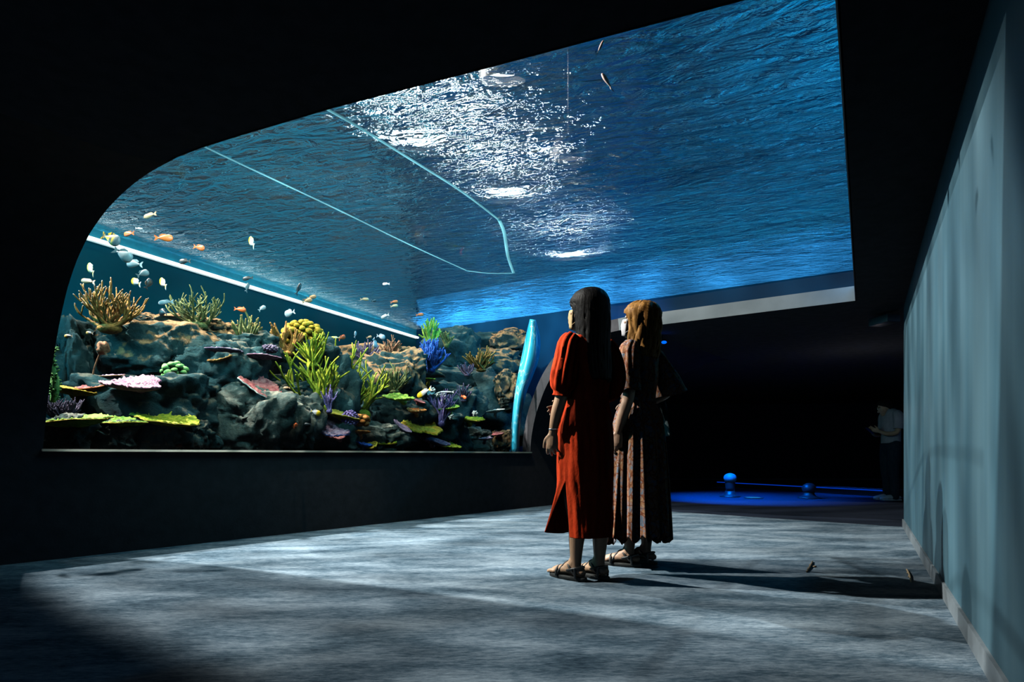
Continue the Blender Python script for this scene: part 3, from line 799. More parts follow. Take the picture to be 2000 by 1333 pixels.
# bare sea-whip stalk
bm = bmesh.new(); P0 = P(180, 768, 4.9)
tube(bm, [P(a, b_, 4.9)-P0 for a, b_ in [(180, 768), (181, 740), (184, 720), (192, 698), (196, 690)]], [.007, .006, .006, .006, .008], 6, 4)
LBm = ell(bm, P(200, 680, 4.9)-P0, (.05, .04, .06), sub=3)
for v in LBm: v.co += noise.noise_vector(v.co*25)*.025
o = new_mesh('sea_whip', bm, CM['rust']); o.location = P0; tag(o, 'bare thin sea whip with a lump at its top below the large golden-brown coral', 'coral')
# pale bottom-dwelling lumps in the shade on the right
for (x, y_, l) in [(845, 762, 'pale round coral highest among those in the shade at the right'), (856, 771, 'pale round coral just under the highest one'), (866, 774, 'pale round coral right of its two neighbours'),
                   (868, 783, 'pale round coral lowest of the close group'), (882, 815, 'lone pale round coral left of the yellow-green plate'), (928, 808, 'lone pale round coral above the right end of the yellow-green plate')]:
    LB(x, y_, 11, 10, 6.95, 'white', l, int(x), 10, .4)

# ------------------------------------------------------------------ fish
def fishmat(name, front, rear, rough=.4, band=None):
    t = NT(name); b = t.bsdf(Roughness=rough)
    tc = t.n('ShaderNodeTexCoord'); s = t.n('ShaderNodeSeparateXYZ'); t.l(tc.outputs['Generated'], s.inputs[0])
    st = [(.0, rear), (.45, rear), (.62, front), (1, front)]
    if band: st = [(0, rear), (.3, rear), (.36, band), (.48, band), (.54, rear), (.7, front)]
    t.l(t.ramp(s.outputs[0], st), b.inputs['Base Color']); return t.m
OR, YE, WH, GR, DK, BR, SI = (.80, .13, .02), (.75, .50, .008), (.52, .55, .57), (.20, .26, .28), (.01, .02, .025), (.55, .33, .17), (.36, .44, .48)
FM = {'orange': (OR, OR), 'yellowwhite': (YE, WH), 'dark': (DK, DK), 'grey': (GR, GR), 'silver': (SI, WH), 'banded': (YE, GR), 'tan': (BR, BR), 'cream': ((.95, .6, .15), WH), 'pinkish': ((.9, .62, .55), (.75, .6, .58)), 'green': ((.45, .5, .06), (.35, .42, .30))}
FMAT = {k: fishmat('fish_'+k, a, b_) for k, (a, b_) in FM.items()}
FMAT['banded'] = fishmat('fish_banded2', (.18, .22, .24), YE, .4, (.04, .05, .06))
proto = {}
def fish_meshes(deep):
    if deep in proto: return proto[deep]
    bm = bmesh.new(); rings = []
    for k in range(15):
        q = k/14; x = .5-q*.82
        h_ = (.5*deep)*(math.sin(math.pi*min(1, q*1.02)**.62)**.8*.96+.07*(1-abs(2*q-1)))+.006
        if q > .85: h_ = max(h_, .05)
        w_ = h_*.42
        rings.append([Vector((x, w_*math.cos(2*math.pi*j/12), h_*math.sin(2*math.pi*j/12))) for j in range(12)])
    loft(bm, rings, cap0=True, cap1=True)
    mb = bpy.data.meshes.new('body'); bm.normal_update(); bm.to_mesh(mb); bm.free()
    def fin(out, th=.012):
        bm = bmesh.new(); n = len(out)
        a = [bm.verts.new((x, -th, z)) for x, z in out]; b_ = [bm.verts.new((x, th, z)) for x, z in out]
        bm.faces.new(a); bm.faces.new(b_[::-1])
        for k in range(n): bm.faces.new((a[k], b_[k], b_[(k+1) % n], a[(k+1) % n]))
        m_ = bpy.data.meshes.new('fin'); bm.normal_update(); bm.to_mesh(m_); bm.free(); return m_
    tail = fin([(-.29, .03), (-.42, .20*deep+.05), (-.52, .26*deep+.06), (-.44, 0), (-.52, -.26*deep-.06), (-.42, -.20*deep-.05), (-.29, -.03)])
    dors = fin([(.22, .36*deep), (.08, .56*deep), (-.1, .58*deep), (-.24, .36*deep), (-.22, .22*deep), (0, .40*deep)])
    for m_ in (mb,):
        for p in m_.polygons: p.use_smooth = True
    proto[deep] = (mb, tail, dors); return proto[deep]
fm_cache = {}
def fish(px, py, L, y, kind, yaw, pitch, label, deep=.42, group=None, tailkind=None):
    """L: seen length in photo pixels; yaw 0 = head to the right, 180 = to the left"""
    mb, tl_, ds = fish_meshes(deep)
    def md(m_, kk):
        key = (m_.name, kk)
        if key not in fm_cache:
            q = m_.copy(); q.materials.clear(); q.materials.append(FMAT[kk]); fm_cache[key] = q
        return fm_cache[key]
    e = bpy.data.objects.new('fish', md(mb, kind)); C.objects.link(e)
    e.location = P(px, py, y); l = L*y/F/max(.8, abs(math.cos(R(yaw))))
    e.scale = (l, l, l); e.rotation_euler = (0, R(-pitch), R(yaw)); tag(e, label, 'fish', group)
    for nm, m_ in (('tail_fin', tl_), ('dorsal_fin', ds)):
        o = bpy.data.objects.new(nm, md(m_, tailkind or kind)); C.objects.link(o); o.parent = e
    return e
FI = [
 (293, 421, 30, 4.9, 'tan', 165, -8, 'tan arched fish alone near the surface at the upper left', .30),
 (252, 457, 26, 5.0, 'orange', 160, 2, 'orange fish on the upper end of the white streak, left of a bigger orange one', .34),
 (320, 465, 34, 4.8, 'orange', 8, 2, 'biggest orange fish, below the tan arched one', .40),
 (389, 484, 26, 5.1, 'orange', -15, -14, 'orange fish heading down to the right, right of the biggest orange one', .40),
 (217, 467, 36, 4.7, 'banded', 5, -22, 'grey banded fish with a yellow tail at the upper end of the light strip', .62),
 (492, 474, 30, 5.2, 'yellowwhite', 130, 38, 'yellow-headed white fish diving alone in front of the dark water', .42),
 (272, 447, 14, 5.1, 'silver', 10, -6, 'small silver fish above the white streak, between the orange ones and the tan one', .32),
 (240, 498, 34, 4.7, 'grey', 20, -28, 'grey fish just below the light strip under the banded one', .6),
 (263, 516, 36, 4.9, 'grey', 170, 8, 'faint grey fish lying right of and below the grey one', .44),
 (178, 527, 34, 4.5, 'green', 140, 34, 'greenish fish with pale tail near the left window edge', .42),
 (172, 550, 38, 4.6, 'tan', 160, 12, 'long brownish fish close to the left edge of the window', .24),
 (266, 552, 30, 4.8, 'yellowwhite', 150, 22, 'yellow-headed white fish left of a dark fish, above the golden-brown coral', .40),
 (319, 554, 30, 4.9, 'yellowwhite', 140, 32, 'yellow-headed white fish right of a dark fish, left above the olive coral', .40),
 (279, 535, 20, 5.0, 'grey', 30, 30, 'small grey fish above the two yellow-headed ones', .55),
 (290, 555, 20, 4.9, 'dark', 70, 62, 'dark fish standing on end between two yellow-headed ones', .5),
 (361, 511, 24, 5.3, 'dark', 175, 0, 'black fish against the blue band under the white streak', .42),
 (484, 544, 22, 5.6, 'dark', 175, -6, 'black fish against the white streak further right', .34),
 (324, 591, 32, 5.0, 'silver', 175, -4, 'silver-white fish just left of the olive branching coral', .30),
 (319, 611, 22, 5.0, 'dark', 150, 10, 'black fish left below the silver-white one at the olive coral', .6),
 (469, 605, 22, 5.4, 'orange', 10, -6, 'orange fish right of the olive branching coral', .42),
 (512, 603, 14, 5.5, 'silver', 30, 40, 'small silver fish right of the orange one, over the small upright coral', .5),
 (566, 612, 22, 5.7, 'silver', 170, -14, 'pale rounded fish above the knobby coral crown', .62),
 (483, 562, 16, 5.6, 'grey', 70, 70, 'grey fish crossing the thin white light line', .4),
 (583, 565, 22, 5.9, 'dark', 60, 66, 'dark slender fish standing before the white streak', .28),
 (600, 588, 18, 6.0, 'tan', 30, 22, 'brown fish over the thin light line near the middle', .4),
 (609, 581, 16, 6.1, 'tan', 30, 22, 'brown fish a little above and right of the one over the light line', .4),
 (594, 586, 10, 6.2, 'dark', 10, 0, 'tiny black fish left of the two brown ones at the light line', .4),
 (134, 657, 18, 4.3, 'cream', 175, 0, 'orange-backed white fish at the far left, lower of two', .42),
 (175, 651, 16, 4.5, 'cream', 172, 6, 'orange-backed white fish right of and above its twin at far left', .42),
 (668, 660, 16, 6.4, 'orange', 60, 30, 'small orange fish above the ridge, right of the knobby crown', .42),
 (655, 660, 18, 6.5, 'green', 178, 2, 'small greenish fish next to the small orange one over the ridge', .28),
 (694, 654, 12, 6.6, 'silver', 80, 70, 'small silver fish standing upright over the ridge', .5),
 (744, 658, 16, 6.9, 'silver', 20, -10, 'whitish fish, upper of two near the right end of the light line', .6),
 (732, 671, 16, 6.8, 'silver', 70, -60, 'whitish fish, lower of two near the right end of the light line', .7),
 (721, 659, 10, 7.0, 'tan', 30, 20, 'little brown fish left of the two whitish ones', .4),
 (712, 585, 16, 6.4, 'tan', 20, 6, 'brown fish in front of the rippled surface above the right end of the light line', .34),
 (770, 590, 14, 6.8, 'orange', 30, 16, 'orange-brown fish before the rippled surface, rightmost of that group', .34),
 (754, 555, 14, 6.6, 'pinkish', 175, 0, 'pale pinkish fish before the dark rippled surface', .34),
 (730, 588, 10, 6.6, 'dark', 30, 20, 'tiny dark fish between the two brown ones before the rippled surface', .4),
 (770, 598, 14, 6.7, 'tan', 25, 14, 'small brown fish directly below the orange-brown one before the rippled surface', .36),
 (820, 615, 14, 7.2, 'orange', 30, 12, 'small orange-brown fish near the tank corner', .36),
 (752, 618, 18, 6.8, 'grey', 160, -16, 'grey fish against the white streak near the tank corner', .36),
 (560, 758, 14, 5.2, 'tan', 175, 0, 'orange-brown fish right of the tilted rose coral', .34),
 (906, 776, 12, 6.8, 'orange', -30, -24, 'small bright orange fish in the shade right of the violet coral', .45),
 (873, 766, 28, 6.7, 'silver', 178, 0, 'pencil-thin pale fish in the shade, right of the pale round corals', .12),
 (829, 767, 34, 6.3, 'yellowwhite', 150, -22, 'yellowish fish slanting among the pale round corals', .30),
 (616, 806, 22, 5.2, 'yellowwhite', 5, -20, 'blue-grey and yellow fish at the foot of the left staghorn', .5),
 (601, 829, 14, 5.15, 'dark', 175, 0, 'small dark blue fish in front of the steep grey boulder', .34),
 (577, 832, 10, 5.1, 'orange', 60, 40, 'tiny orange fish in front of the steep grey boulder', .6),
]
for f_ in FI: fish(*f_)
# two fish seen from below in the water overhead
def over(px, py, L, kind, yaw, label):
    z = 2.62; p = at_z(px, py, z)
    e = fish(px, py, L, p.y, kind, 0, 0, label, .40); e.location = p; l = L*p.y/F; e.scale = (l, l, l); e.rotation_euler = (R(70), R(-62), R(yaw))
over(1186, 160, 42, 'pinkish', 160, 'pale pink fish overhead at the upper right, curled upright')
over(1172, 93, 34, 'pinkish', 30, 'dim reddish fish overhead at the upper edge above the pale pink one')

# ------------------------------------------------------------------ people
def skinmat(name, a, b_):
    t = NT(name); b = t.bsdf(Roughness=.5); v = t.coord()
    t.l(t.ramp(t.noise(v, 14, 3), [(.3, a), (.7, b_)]), b.inputs['Base Color'])
    b.inputs['Subsurface Weight'].default_value = .08; b.inputs['Subsurface Radius'].default_value = (.01, .004, .002); return t.m
M['skin'] = skinmat('skin', (.60, .37, .23), (.68, .44, .28))
M['skin2'] = skinmat('skin_light', (.54, .33, .22), (.62, .40, .28))
def hairmat(name, lo, hi, sc_=90, rough=.48):
    t = NT(name); b = t.bsdf(Roughness=rough); b.inputs['Specular IOR Level'].default_value = .06; v = t.coord('Object', (1, 1, .06)); f = t.noise(v, sc_, 4, .65)
    t.l(t.ramp(f, [(.35, lo), (.65, hi)]), b.inputs['Base Color']); t.l(t.bump(f, .7, .006), b.inputs['Normal']); return t.m
M['blackhair'] = hairmat('black_hair', (.004, .004, .005), (.016, .015, .014))
M['gingerhair'] = hairmat('light_brown_hair', (.16, .065, .016), (.62, .31, .085), 70, .45)
M['darkhair'] = hairmat('dark_hair', (.01, .009, .008), (.03, .025, .02))
def clothmat(name, lo, hi, sc_=30):
    t = NT(name); b = t.bsdf(Roughness=.9); b.inputs['Specular IOR Level'].default_value = .08; v = t.coord('Object', (1, 1, .5))
    f = t.noise(v, sc_, 5, .7); t.l(t.ramp(f, [(.3, lo), (.7, hi)]), b.inputs['Base Color'])
    t.l(t.bump(f, .45, .012), b.inputs['Normal']); return t.m
M['red'] = clothmat('red_linen', (.62, .045, .012), (.86, .085, .022))
def paisley():
    t = NT('paisley_print'); b = t.bsdf(Roughness=.85); b.inputs['Specular IOR Level'].default_value = .1; v = t.coord('Object', (1, 1, .75))
    f = t.noise(v, 17, 3, .6, 1.6); base = t.ramp(f, [(.36, (.22, .30, .40)), (.45, (.46, .36, .34)), (.55, (.52, .22, .10)), (.66, (.62, .42, .26))])
    x = t.n('ShaderNodeTexVoronoi', feature='DISTANCE_TO_EDGE'); x.inputs['Scale'].default_value = 26
    nv = t.n('ShaderNodeTexNoise'); nv.inputs['Scale'].default_value = 9; t.l(v, nv.inputs['Vector'])
    add = t.n('ShaderNodeVectorMath', operation='MULTIPLY_ADD'); add.inputs[1].default_value = (.14, .14, .14)
    t.l(nv.outputs['Color'], add.inputs[0]); t.l(v, add.inputs[2]); t.l(add.outputs[0], x.inputs['Vector'])
    mr = t.n('ShaderNodeMapRange'); mr.inputs[1].default_value = .03; mr.inputs[2].default_value = .10; t.l(x.outputs[0], mr.inputs[0])
    c = t.mix(mr.outputs[0], (.30, .10, .05), base)
    t.l(c, b.inputs['Base Color']); t.l(t.bump(t.noise(v, 120, 3), .3, .004), b.inputs['Normal']); return t.m
M['paisley'] = paisley()
M['mask_yellow'] = plain('beige_mask', (.72, .52, .26), .8, var=.06); M['mask_white'] = plain('white_mask', (.82, .80, .84), .8, var=.04)
M['leather'] = plain('black_leather', (.016, .017, .018), .45); M['sole'] = plain('dark_sole', (.022, .026, .026), .8)
M['eye'] = plain('eye_white', (.75, .74, .72), .3); M['iris'] = plain('iris_brown', (.03, .015, .008), .2)
M['gold'] = plain('gold', (.85, .6, .25), .25, 1.0); M['silver'] = plain('silver_metal', (.8, .8, .82), .25, 1.0)
M['tee'] = clothmat('white_tee', (.42, .40, .44), (.55, .53, .57)); M['jeans'] = clothmat('dark_jeans', (.02, .035, .055), (.04, .06, .085))
M['shoe'] = plain('white_shoe', (.62, .62, .62), .6); M['gauze'] = clothmat('grey_gauze', (.16, .24, .26), (.24, .33, .35), 50)

def build_hand(bm, wrist, dirv, palmn, thumbv, L=.17, curl=.5, spread=.16):
    """palm and five fingers. dirv: wrist to knuckles; palmn: palm faces; thumbv: side on which the thumb sits"""
    d = Vector(dirv).normalized(); n_ = Vector(palmn); n_ = (n_-d*n_.dot(d)).normalized(); s = Vector(thumbv); s = (s-d*s.dot(d)-n_*s.dot(n_)).normalized()
    w_ = Vector(wrist); k = L/.17
    tube(bm, [w_-d*.01, w_+d*.03*k, w_+d*.075*k], [.022*k, .033*k, .036*k], 12, 3, flat=(n_, .5))
    for i, (off, ln, r_) in enumerate([(.027, .068, .0085), (.009, .075, .0088), (-.009, .070, .0085), (-.026, .055, .0075)]):
        b_ = w_+d*(.080-.004*abs(i-1.2))*k+s*off*k; a = (1.2-i)*spread*.5
        dd = (d+s*a).normalized(); pts = [b_-dd*.02]; cu = curl*(.8+.12*i)
        p = b_.copy(); ang = cu*.25
        pts.append(p.copy())
        for q in (.42, .33, .25):
            v = dd*math.cos(ang)+n_*math.sin(ang); p = p+v*ln*q*k; pts.append(p.copy()); ang += cu*.75
        tube(bm, pts, [r_*1.1*k, r_*1.08*k, r_*k, r_*.92*k, r_*.78*k], 8, 2)
    b_ = w_+d*.028*k+s*.024*k; v1 = (s*.75+d*.75+n_*.25).normalized(); v2 = (s*.25+d*.9+n_*.45).normalized()
    tube(bm, [b_-v1*.012, b_+v1*.022*k, b_+v1*.030*k+v2*.026*k, b_+v1*.030*k+v2*.050*k], [.014*k, .0125*k, .0105*k, .0085*k], 8, 3)
def build_foot(bm, ank, heading, L=.235, h0=.02):
    """foot resting at height h0; heading: angle of the toes from +Y, counter-clockwise"""
    f = Vector((-math.sin(heading), math.cos(heading), 0)); s = Vector((f.y, -f.x, 0)); a = Vector((ank[0], ank[1], 0))
    up = Vector((0, 0, 1))
    tube(bm, [a-f*.045+up*(h0+.030), a-f*.02+up*(h0+.036), a+f*.05+up*(h0+.036), a+f*.11+up*(h0+.024), a+f*.145+up*(h0+.017)], [.027, .033, .036, .036, .030], 14, 3, flat=(up, .80))
    tube(bm, [a+up*(h0+.10), a+f*.02+up*(h0+.06), a+f*.075+up*(h0+.035), a+f*.12+up*(h0+.022)], [.032, .036, .030, .022], 12, 3)
    for i, (o, l, r_) in enumerate([(-.026, .048, .0125), (-.008, .050, .0095), (.006, .044, .0085), (.018, .036, .008), (.029, .026, .0078)]):
        b_ = a+f*(.135-.006*i)+s*o*(1 if True else 1)
        tube(bm, [b_+up*(h0+.014), b_+f*l*.6+up*(h0+.015), b_+f*l+up*(h0+.009)], [r_, r_, r_*.85], 8, 2)
def head_shapes(bm, c, rot, k=1.0):
    def X(v): return c+rot@(Vector(v)*k)
    def E(p, r_, q=None): ell(bm, X(p), Vector(r_)*k, rot if q is None else rot@q, 3)
    E((0, -.015, .035), (.073, .090, .082)); E((0, .018, -.005), (.066, .072, .085)); E((0, .035, -.058), (.048, .050, .050)); E((0, .062, -.083), (.021, .018, .020))
    tube(bm, [X((0, .080, .028)), X((0, .098, .002)), X((0, .108, -.016)), X((0, .088, -.022))], [.008*k, .010*k, .014*k, .008*k], 10, 3)
    for sx in (-1, 1):
        E((.011*sx, .094, -.018), (.008, .010, .007)); E((.040*sx, .062, -.008), (.022, .022, .018)); E((.030*sx, .076, .046), (.025, .010, .008))
        E((.075*sx, -.004, .004), (.009, .019, .033)); E((.081*sx, -.012, .010), (.006, .012, .022))
    E((0, .082, -.045), (.022, .010, .0065)); E((0, .080, -.055), (.019, .011, .0075))
def figure(name, label, loc, yaw, build, skin, vox=.0045):
    root = empty(name, loc, label, 'person', yaw)
    bm = bmesh.new(); build(bm)
    o = new_mesh('body', bm, skin, root)
    m = o.modifiers.new('r', 'REMESH'); m.mode = 'VOXEL'; m.voxel_size = vox; m.use_smooth_shade = True
    m = o.modifiers.new('sm', 'SMOOTH'); m.factor = .5; m.iterations = 3
    bake(o); return root
def face_bits(parent, c, rot, k=1.0):
    for sx in (-1, 1):
        bm = bmesh.new(); ell(bm, c+rot@(Vector((.030*sx, .079, .026))*k), (.0125*k, .0105*k, .0105*k), rot, 2); e = new_mesh('eye', bm, M['eye'], parent)
        bm = bmesh.new(); ell(bm, c+rot@(Vector((.030*sx, .0875, .028))*k), (.0055*k, .003*k, .0055*k), rot, 2); new_mesh('iris', bm, M['iris'], e)
        bm = bmesh.new(); tube(bm, [c+rot@(Vector((x*sx, y_, z))*k) for x, y_, z in ((.014, .089, .047), (.03, .088, .052), (.047, .076, .047))], [.003, .0035, .002], 6, 3); new_mesh('eyebrow', bm, M['darkhair'], parent)
def face_mask(parent, c, rot, m, k=1.0):
    bm = bmesh.new(); rows = []
    for i in range(9):
        v = i/8; row = []
        for j in range(17):
            u = (j/16*2-1)*1.15; ph = u
            rx = .071-.012*v; ry = .084-.004*v+.016*math.exp(-((v-.3)/.42)**2)*math.exp(-(u/.6)**2)
            y0 = .020-.002*v
            pl = .0010*math.sin(v*22)
            z = .006-.098*v-.006*abs(u)*(v-.5)
            row.append(c+rot@(Vector(((rx+pl)*math.sin(ph), y0+(ry+pl)*math.cos(ph)*(.98-.20*max(0, v-.7)), z))*k))
        rows.append(row)
    loft(bm, rows, closed=False); o = new_mesh('face_mask', bm, m, parent); solid(o, .0025, 0)
    for sx in (-1, 1):
        bm = bmesh.new()
        tube(bm, [c+rot@(Vector(p)*k) for p in ((.066*sx, .052, .0), (.080*sx, .012, .026), (.084*sx, -.020, .016), (.080*sx, -.012, -.028), (.058*sx, .052, -.075))], [.0016]*5, 6, 4)
        new_mesh('ear_loop', bm, m, o)
def rings_cloth(prof, n=72, fold=None, a0=0.0, a1=2*math.pi):
    """prof: (z, cx, cy, rx, ry); fold(a, z) = relative radius; angle 0 = +X, counter-clockwise"""
    out = []
    for z, cx, cy, rx, ry in prof:
        ring = []
        for k in range(n):
            a = a0+(a1-a0)*k/n; f = fold(a, z) if fold else 1
            ring.append(Vector((cx+rx*math.cos(a)*f, cy+ry*math.sin(a)*f, z)))
        out.append(ring)
    return out
def hair_sheet(prof, c, rot, m, parent, ridge, wave=0, th=.014, seed=0, na=64):
    """prof: (z, cy, rx, ry, half angle from the back in degrees)"""
    bm = bmesh.new(); rows = []
    for z, cy, rx, ry, A in spline(prof, 6):
        A = min(A, 180); row = []
        for k in range(na+1):
            u = (k/na*2-1); a = R(A)*u
            q = Vector((math.sin(a)*3.4, math.cos(a)*3.4, z*2.2+seed))
            rr = 1+ridge*noise.noise(Vector((u*A*.16, z*1.6, seed)))+ridge*.6*noise.noise(Vector((u*A*.5, z*1.3, seed+4)))
            w_ = wave*math.sin(z*34+noise.noise(q)*5)
            row.append(c+rot@Vector(((rx*rr+w_)*math.sin(a), cy-(ry*rr+w_)*math.cos(a), z+.035*noise.noise(Vector((u*A*.25, seed, 1)))*min(1, max(0, -z-.08)*4))))
        rows.append(row)
    loft(bm, rows, closed=False); bmesh.ops.remove_doubles(bm, verts=bm.verts, dist=.0008)
    o = new_mesh('hair', bm, m, parent); solid(o, th, -1); return o
def sandal(parent, ank, heading, L=.25):
    f = Vector((-math.sin(heading), math.cos(heading), 0)); s = Vector((f.y, -f.x, 0)); a = Vector((ank[0], ank[1], 0)); up = Vector((0, 0, 1))
    bm = bmesh.new(); out = []
    for k in range(28):
        t_ = 2*math.pi*k/28; x = math.cos(t_); y_ = math.sin(t_)
        w_ = .036+.010*(1+y_)/2
        out.append(a+f*(.055+y_*L*.53)+s*(math.copysign(abs(x)**.75, x)*w_))
    loft(bm, [[p+up*z+(p-a-f*.055).normalized()*e for p in out] for z, e in ((.001, -.004), (.004, 0), (.017, .001), (.021, -.001), (.023, -.006))], cap0=True, cap1=True)
    o = new_mesh('sandal', bm, M['sole'], parent)
    def strap(pts, w_=.0085):
        bm = bmesh.new(); pp = [a+f*x+s*y_+up*z for x, y_, z in pts]
        tube(bm, pp, [w_]*len(pp), 8, 5); new_mesh('strap', bm, M['leather'], o)
    strap([(.105, -.045, .022), (.108, -.036, .050), (.112, 0, .066), (.108, .036, .046), (.105, .046, .022)], .009)
    strap([(.105, -.044, .024), (.075, -.02, .075), (.05, .0, .098), (.02, .034, .080), (-.02, .036, .040)], .007)
    strap([(.105, .044, .024), (.075, .02, .072), (.05, .0, .098), (.02, -.034, .080), (-.02, -.036, .040)], .007)
    strap([(.03, -.037, .055), (-.02, -.036, .070), (-.055, 0, .078), (-.02, .036, .070), (.03, .037, .055)], .0075)
    strap([(-.03, -.038, .022), (-.025, -.037, .070)], .007); strap([(-.03, .038, .022), (-.025, .037, .070)], .007)
    return o

# --- the woman in the red dress
yaw1 = R(37)
W1 = Vector((P(1146, 1135, 3.255).x, 3.27, 0))
hr1 = Matrix.Rotation(R(16), 3, 'Z') @ Matrix.Rotation(R(10), 3, 'X')
hc1 = Vector((0, -.005, 1.497))
aL1, aR1 = (-.075, .01), (.055, -.045)
def body1(bm):
    tube(bm, [(0, .0, .86), (0, .005, .96), (0, .005, 1.08), (0, 0, 1.2), (0, -.012, 1.30)], [.122, .118, .104, .120, .112], 20, 4, flat=((0, 1, 0), .68))
    tube(bm, [(-.155, -.02, 1.30), (0, -.015, 1.335), (.155, -.02, 1.30)], [.045, .062, .045], 14, 4)
    tube(bm, [(0, -.022, 1.30), (0, -.02, 1.38), (0, -.008, 1.45)], [.062, .048, .050], 14, 3)
    head_shapes(bm, hc1, hr1)
    for sx, (ax, ay) in ((-1, aL1), (1, aR1)):
        tube(bm, [(.075*sx, 0, .88), (.080*sx, .01, .70), (ax*1.0, ay+.025, .47), (ax, ay-.018, .34), (ax, ay-.008, .22), (ax, ay-.003, .115), (ax, ay, .075)], [.078, .070, .050, .055, .043, .032, .033], 16, 4)
        build_foot(bm, (ax, ay), R(6) if sx < 0 else R(-2))
    tube(bm, [(-.155, -.02, 1.30), (-.182, -.025, 1.17), (-.193, -.01, 1.035), (-.203, .022, .93), (-.203, .055, .825)], [.046, .042, .035, .033, .0225], 14, 4)
    build_hand(bm, (-.203, .055, .825), (.03, .10, -1), (.8, .5, .25), (.5, .9, .0), .165, .75)
    tube(bm, [(.155, -.02, 1.30), (.188, -.02, 1.17), (.190, .02, 1.05), (.06, .15, 1.0), (-.03, .165, .975)], [.046, .042, .036, .032, .022], 14, 4)
    build_hand(bm, (-.03, .165, .975), (-1, -.10, -.30), (-.1, -1, .1), (0, .2, 1), .165, .35)
w1 = figure('person', 'woman in a red midi dress with long black hair, looking up at the tank', W1, yaw1, body1, M['skin'])
face_bits(w1, hc1, hr1); face_mask(w1, hc1, hr1, M['mask_yellow'])
hair_sheet([(.126, -.02, .012, .014, 180), (.121, -.02, .040, .046, 180), (.100, -.018, .068, .080, 180), (.066, -.016, .084, .100, 150), (.02, -.016, .087, .104, 116), (-.04, -.018, .089, .104, 108),
            (-.11, -.022, .092, .098, 104), (-.18, -.030, .098, .086, 98), (-.26, -.040, .100, .078, 92), (-.33, -.046, .092, .076, 84), (-.375, -.048, .078, .074, 70)],
           hc1, Matrix.Rotation(R(12), 3, 'Z'), M['blackhair'], w1, .06, 0, .016, 3)
# dress: bodice and skirt in one cloth, slit at the left side
prof = [(1.385, 0, -.016, .066, .058), (1.368, 0, -.018, .098, .068), (1.345, 0, -.018, .140, .080), (1.31, 0, -.018, .165, .092), (1.25, 0, -.012, .166, .102), (1.17, 0, -.006, .155, .112),
        (1.08, 0, 0, .140, .108), (1.02, 0, .0, .136, .104), (.97, 0, .0, .142, .108), (.90, 0, .002, .158, .124), (.82, 0, .004, .168, .134), (.70, 0, .006, .168, .138), (.56, .0, .008, .166, .138), (.40, .0, .010, .165, .140), (.28, .0, .010, .166, .143), (.245, .0, .010, .166, .143)]
prof = spline(prof, 4)
SL = R(186); ZS = .56
def fold1(a, z):
    k = 1+.018*math.sin(9*a+2*noise.noise(Vector((a*1.5, z*3, 1))))*(1 if z > 1.0 else .7)
    k += .06*noise.noise(Vector((math.cos(a)*2.6, math.sin(a)*2.6, z*2.2)))+.042*noise.noise(Vector((math.cos(a)*7+z*2, math.sin(a)*7, z*5+4)))
    if 1.0 < z < 1.34: k += .030*math.sin(17*a)*(.5+.5*math.sin(z*9))
    if .72 < z < 1.0: k += .026*math.sin(21*a+z*12)*((1.0-z)/.28)
    return k
na = 108; rows = []
for z, cx, cy, rx, ry in prof:
    row = []
    q = max(0, (ZS-z)/(ZS-.245))
    for k in range(na+1):
        a = SL+2*math.pi*k/na; f = fold1(a % (2*math.pi), z)
        v = Vector((cx+rx*math.cos(a)*f, cy+ry*math.sin(a)*f, z))
        # the front panel (before the slit, going round by the front) swings out
        e = (2*math.pi-(a-SL))/(2*math.pi)
        w_ = max(0, 1-e/.22)**1.3*q
        v += Vector((-.050, .135, .03))*w_*.9
        if e > .9: v += Vector((.02, -.005, 0))*q*(e-.9)/.1
        row.append(v)
    rows.append(row)
bm = bmesh.new(); loft(bm, rows, closed=False)
# sew the two edges together above the slit
bm.verts.ensure_lookup_table()
pairs = [(i*(na+1), i*(na+1)+na) for i, p_ in enumerate(prof) if p_[0] >= ZS]
bmesh.ops.weld_verts(bm, targetmap={bm.verts[b_]: bm.verts[a_] for a_, b_ in pairs})
dress1 = new_mesh('dress', bm, M['red'], w1); solid(dress1, .004, 1)
def sleeve(name, pts, parent, m, puff, seed, flat=None, fl=.10):
    bm = bmesh.new(); rg = tube(bm, [p[:3] for p in pts], [p[3] for p in pts], 40, 6, caps=False, flat=flat)
    for i, ring in enumerate(rg):
        c = sum((v.co for v in ring), Vector())/len(ring); q = i/(len(rg)-1)
        for k, v in enumerate(ring):
            a = 2*math.pi*k/40; f = 1+puff*math.sin(11*a+seed+1.5*noise.noise(Vector((a, q*3, seed))))*math.sin(math.pi*min(1, q*1.15+.1))+puff*.8*noise.noise(Vector((math.cos(a)*2, math.sin(a)*2, q*4+seed)))
            v.co = c+(v.co-c)*f
    o = new_mesh(name, bm, m, parent); solid(o, .003, 1); return o
sleeve('sleeve', [(-.120, -.018, 1.335, .048), (-.155, -.022, 1.295, .056), (-.175, -.026, 1.22, .060), (-.190, -.022, 1.14, .065), (-.195, -.014, 1.075, .062), (-.196, -.010, 1.045, .044), (-.197, -.006, 1.020, .046)], w1, M['red'], .16, 2)
sleeve('sleeve', [(.120, -.018, 1.335, .048), (.155, -.022, 1.295, .056), (.178, -.024, 1.22, .062), (.192, -.018, 1.14, .068), (.196, .0, 1.08, .064), (.180, .03, 1.05, .044), (.160, .055, 1.035, .044)], w1, M['red'], .15, 5)
s1 = sandal(w1, aL1, R(6)); s2 = sandal(w1, aR1, R(-2))
for nm, z, r_, m in (('bracelet', .842, .027, 'silver'),):
    bm = bmesh.new(); tube(bm, [(-.203+math.cos(t_/16*2*math.pi)*r_, .050+math.sin(t_/16*2*math.pi)*r_*.9, z) for t_ in range(17)], [.0028]*17, 6, 1, caps=False); new_mesh(nm, bm, M[m], w1)
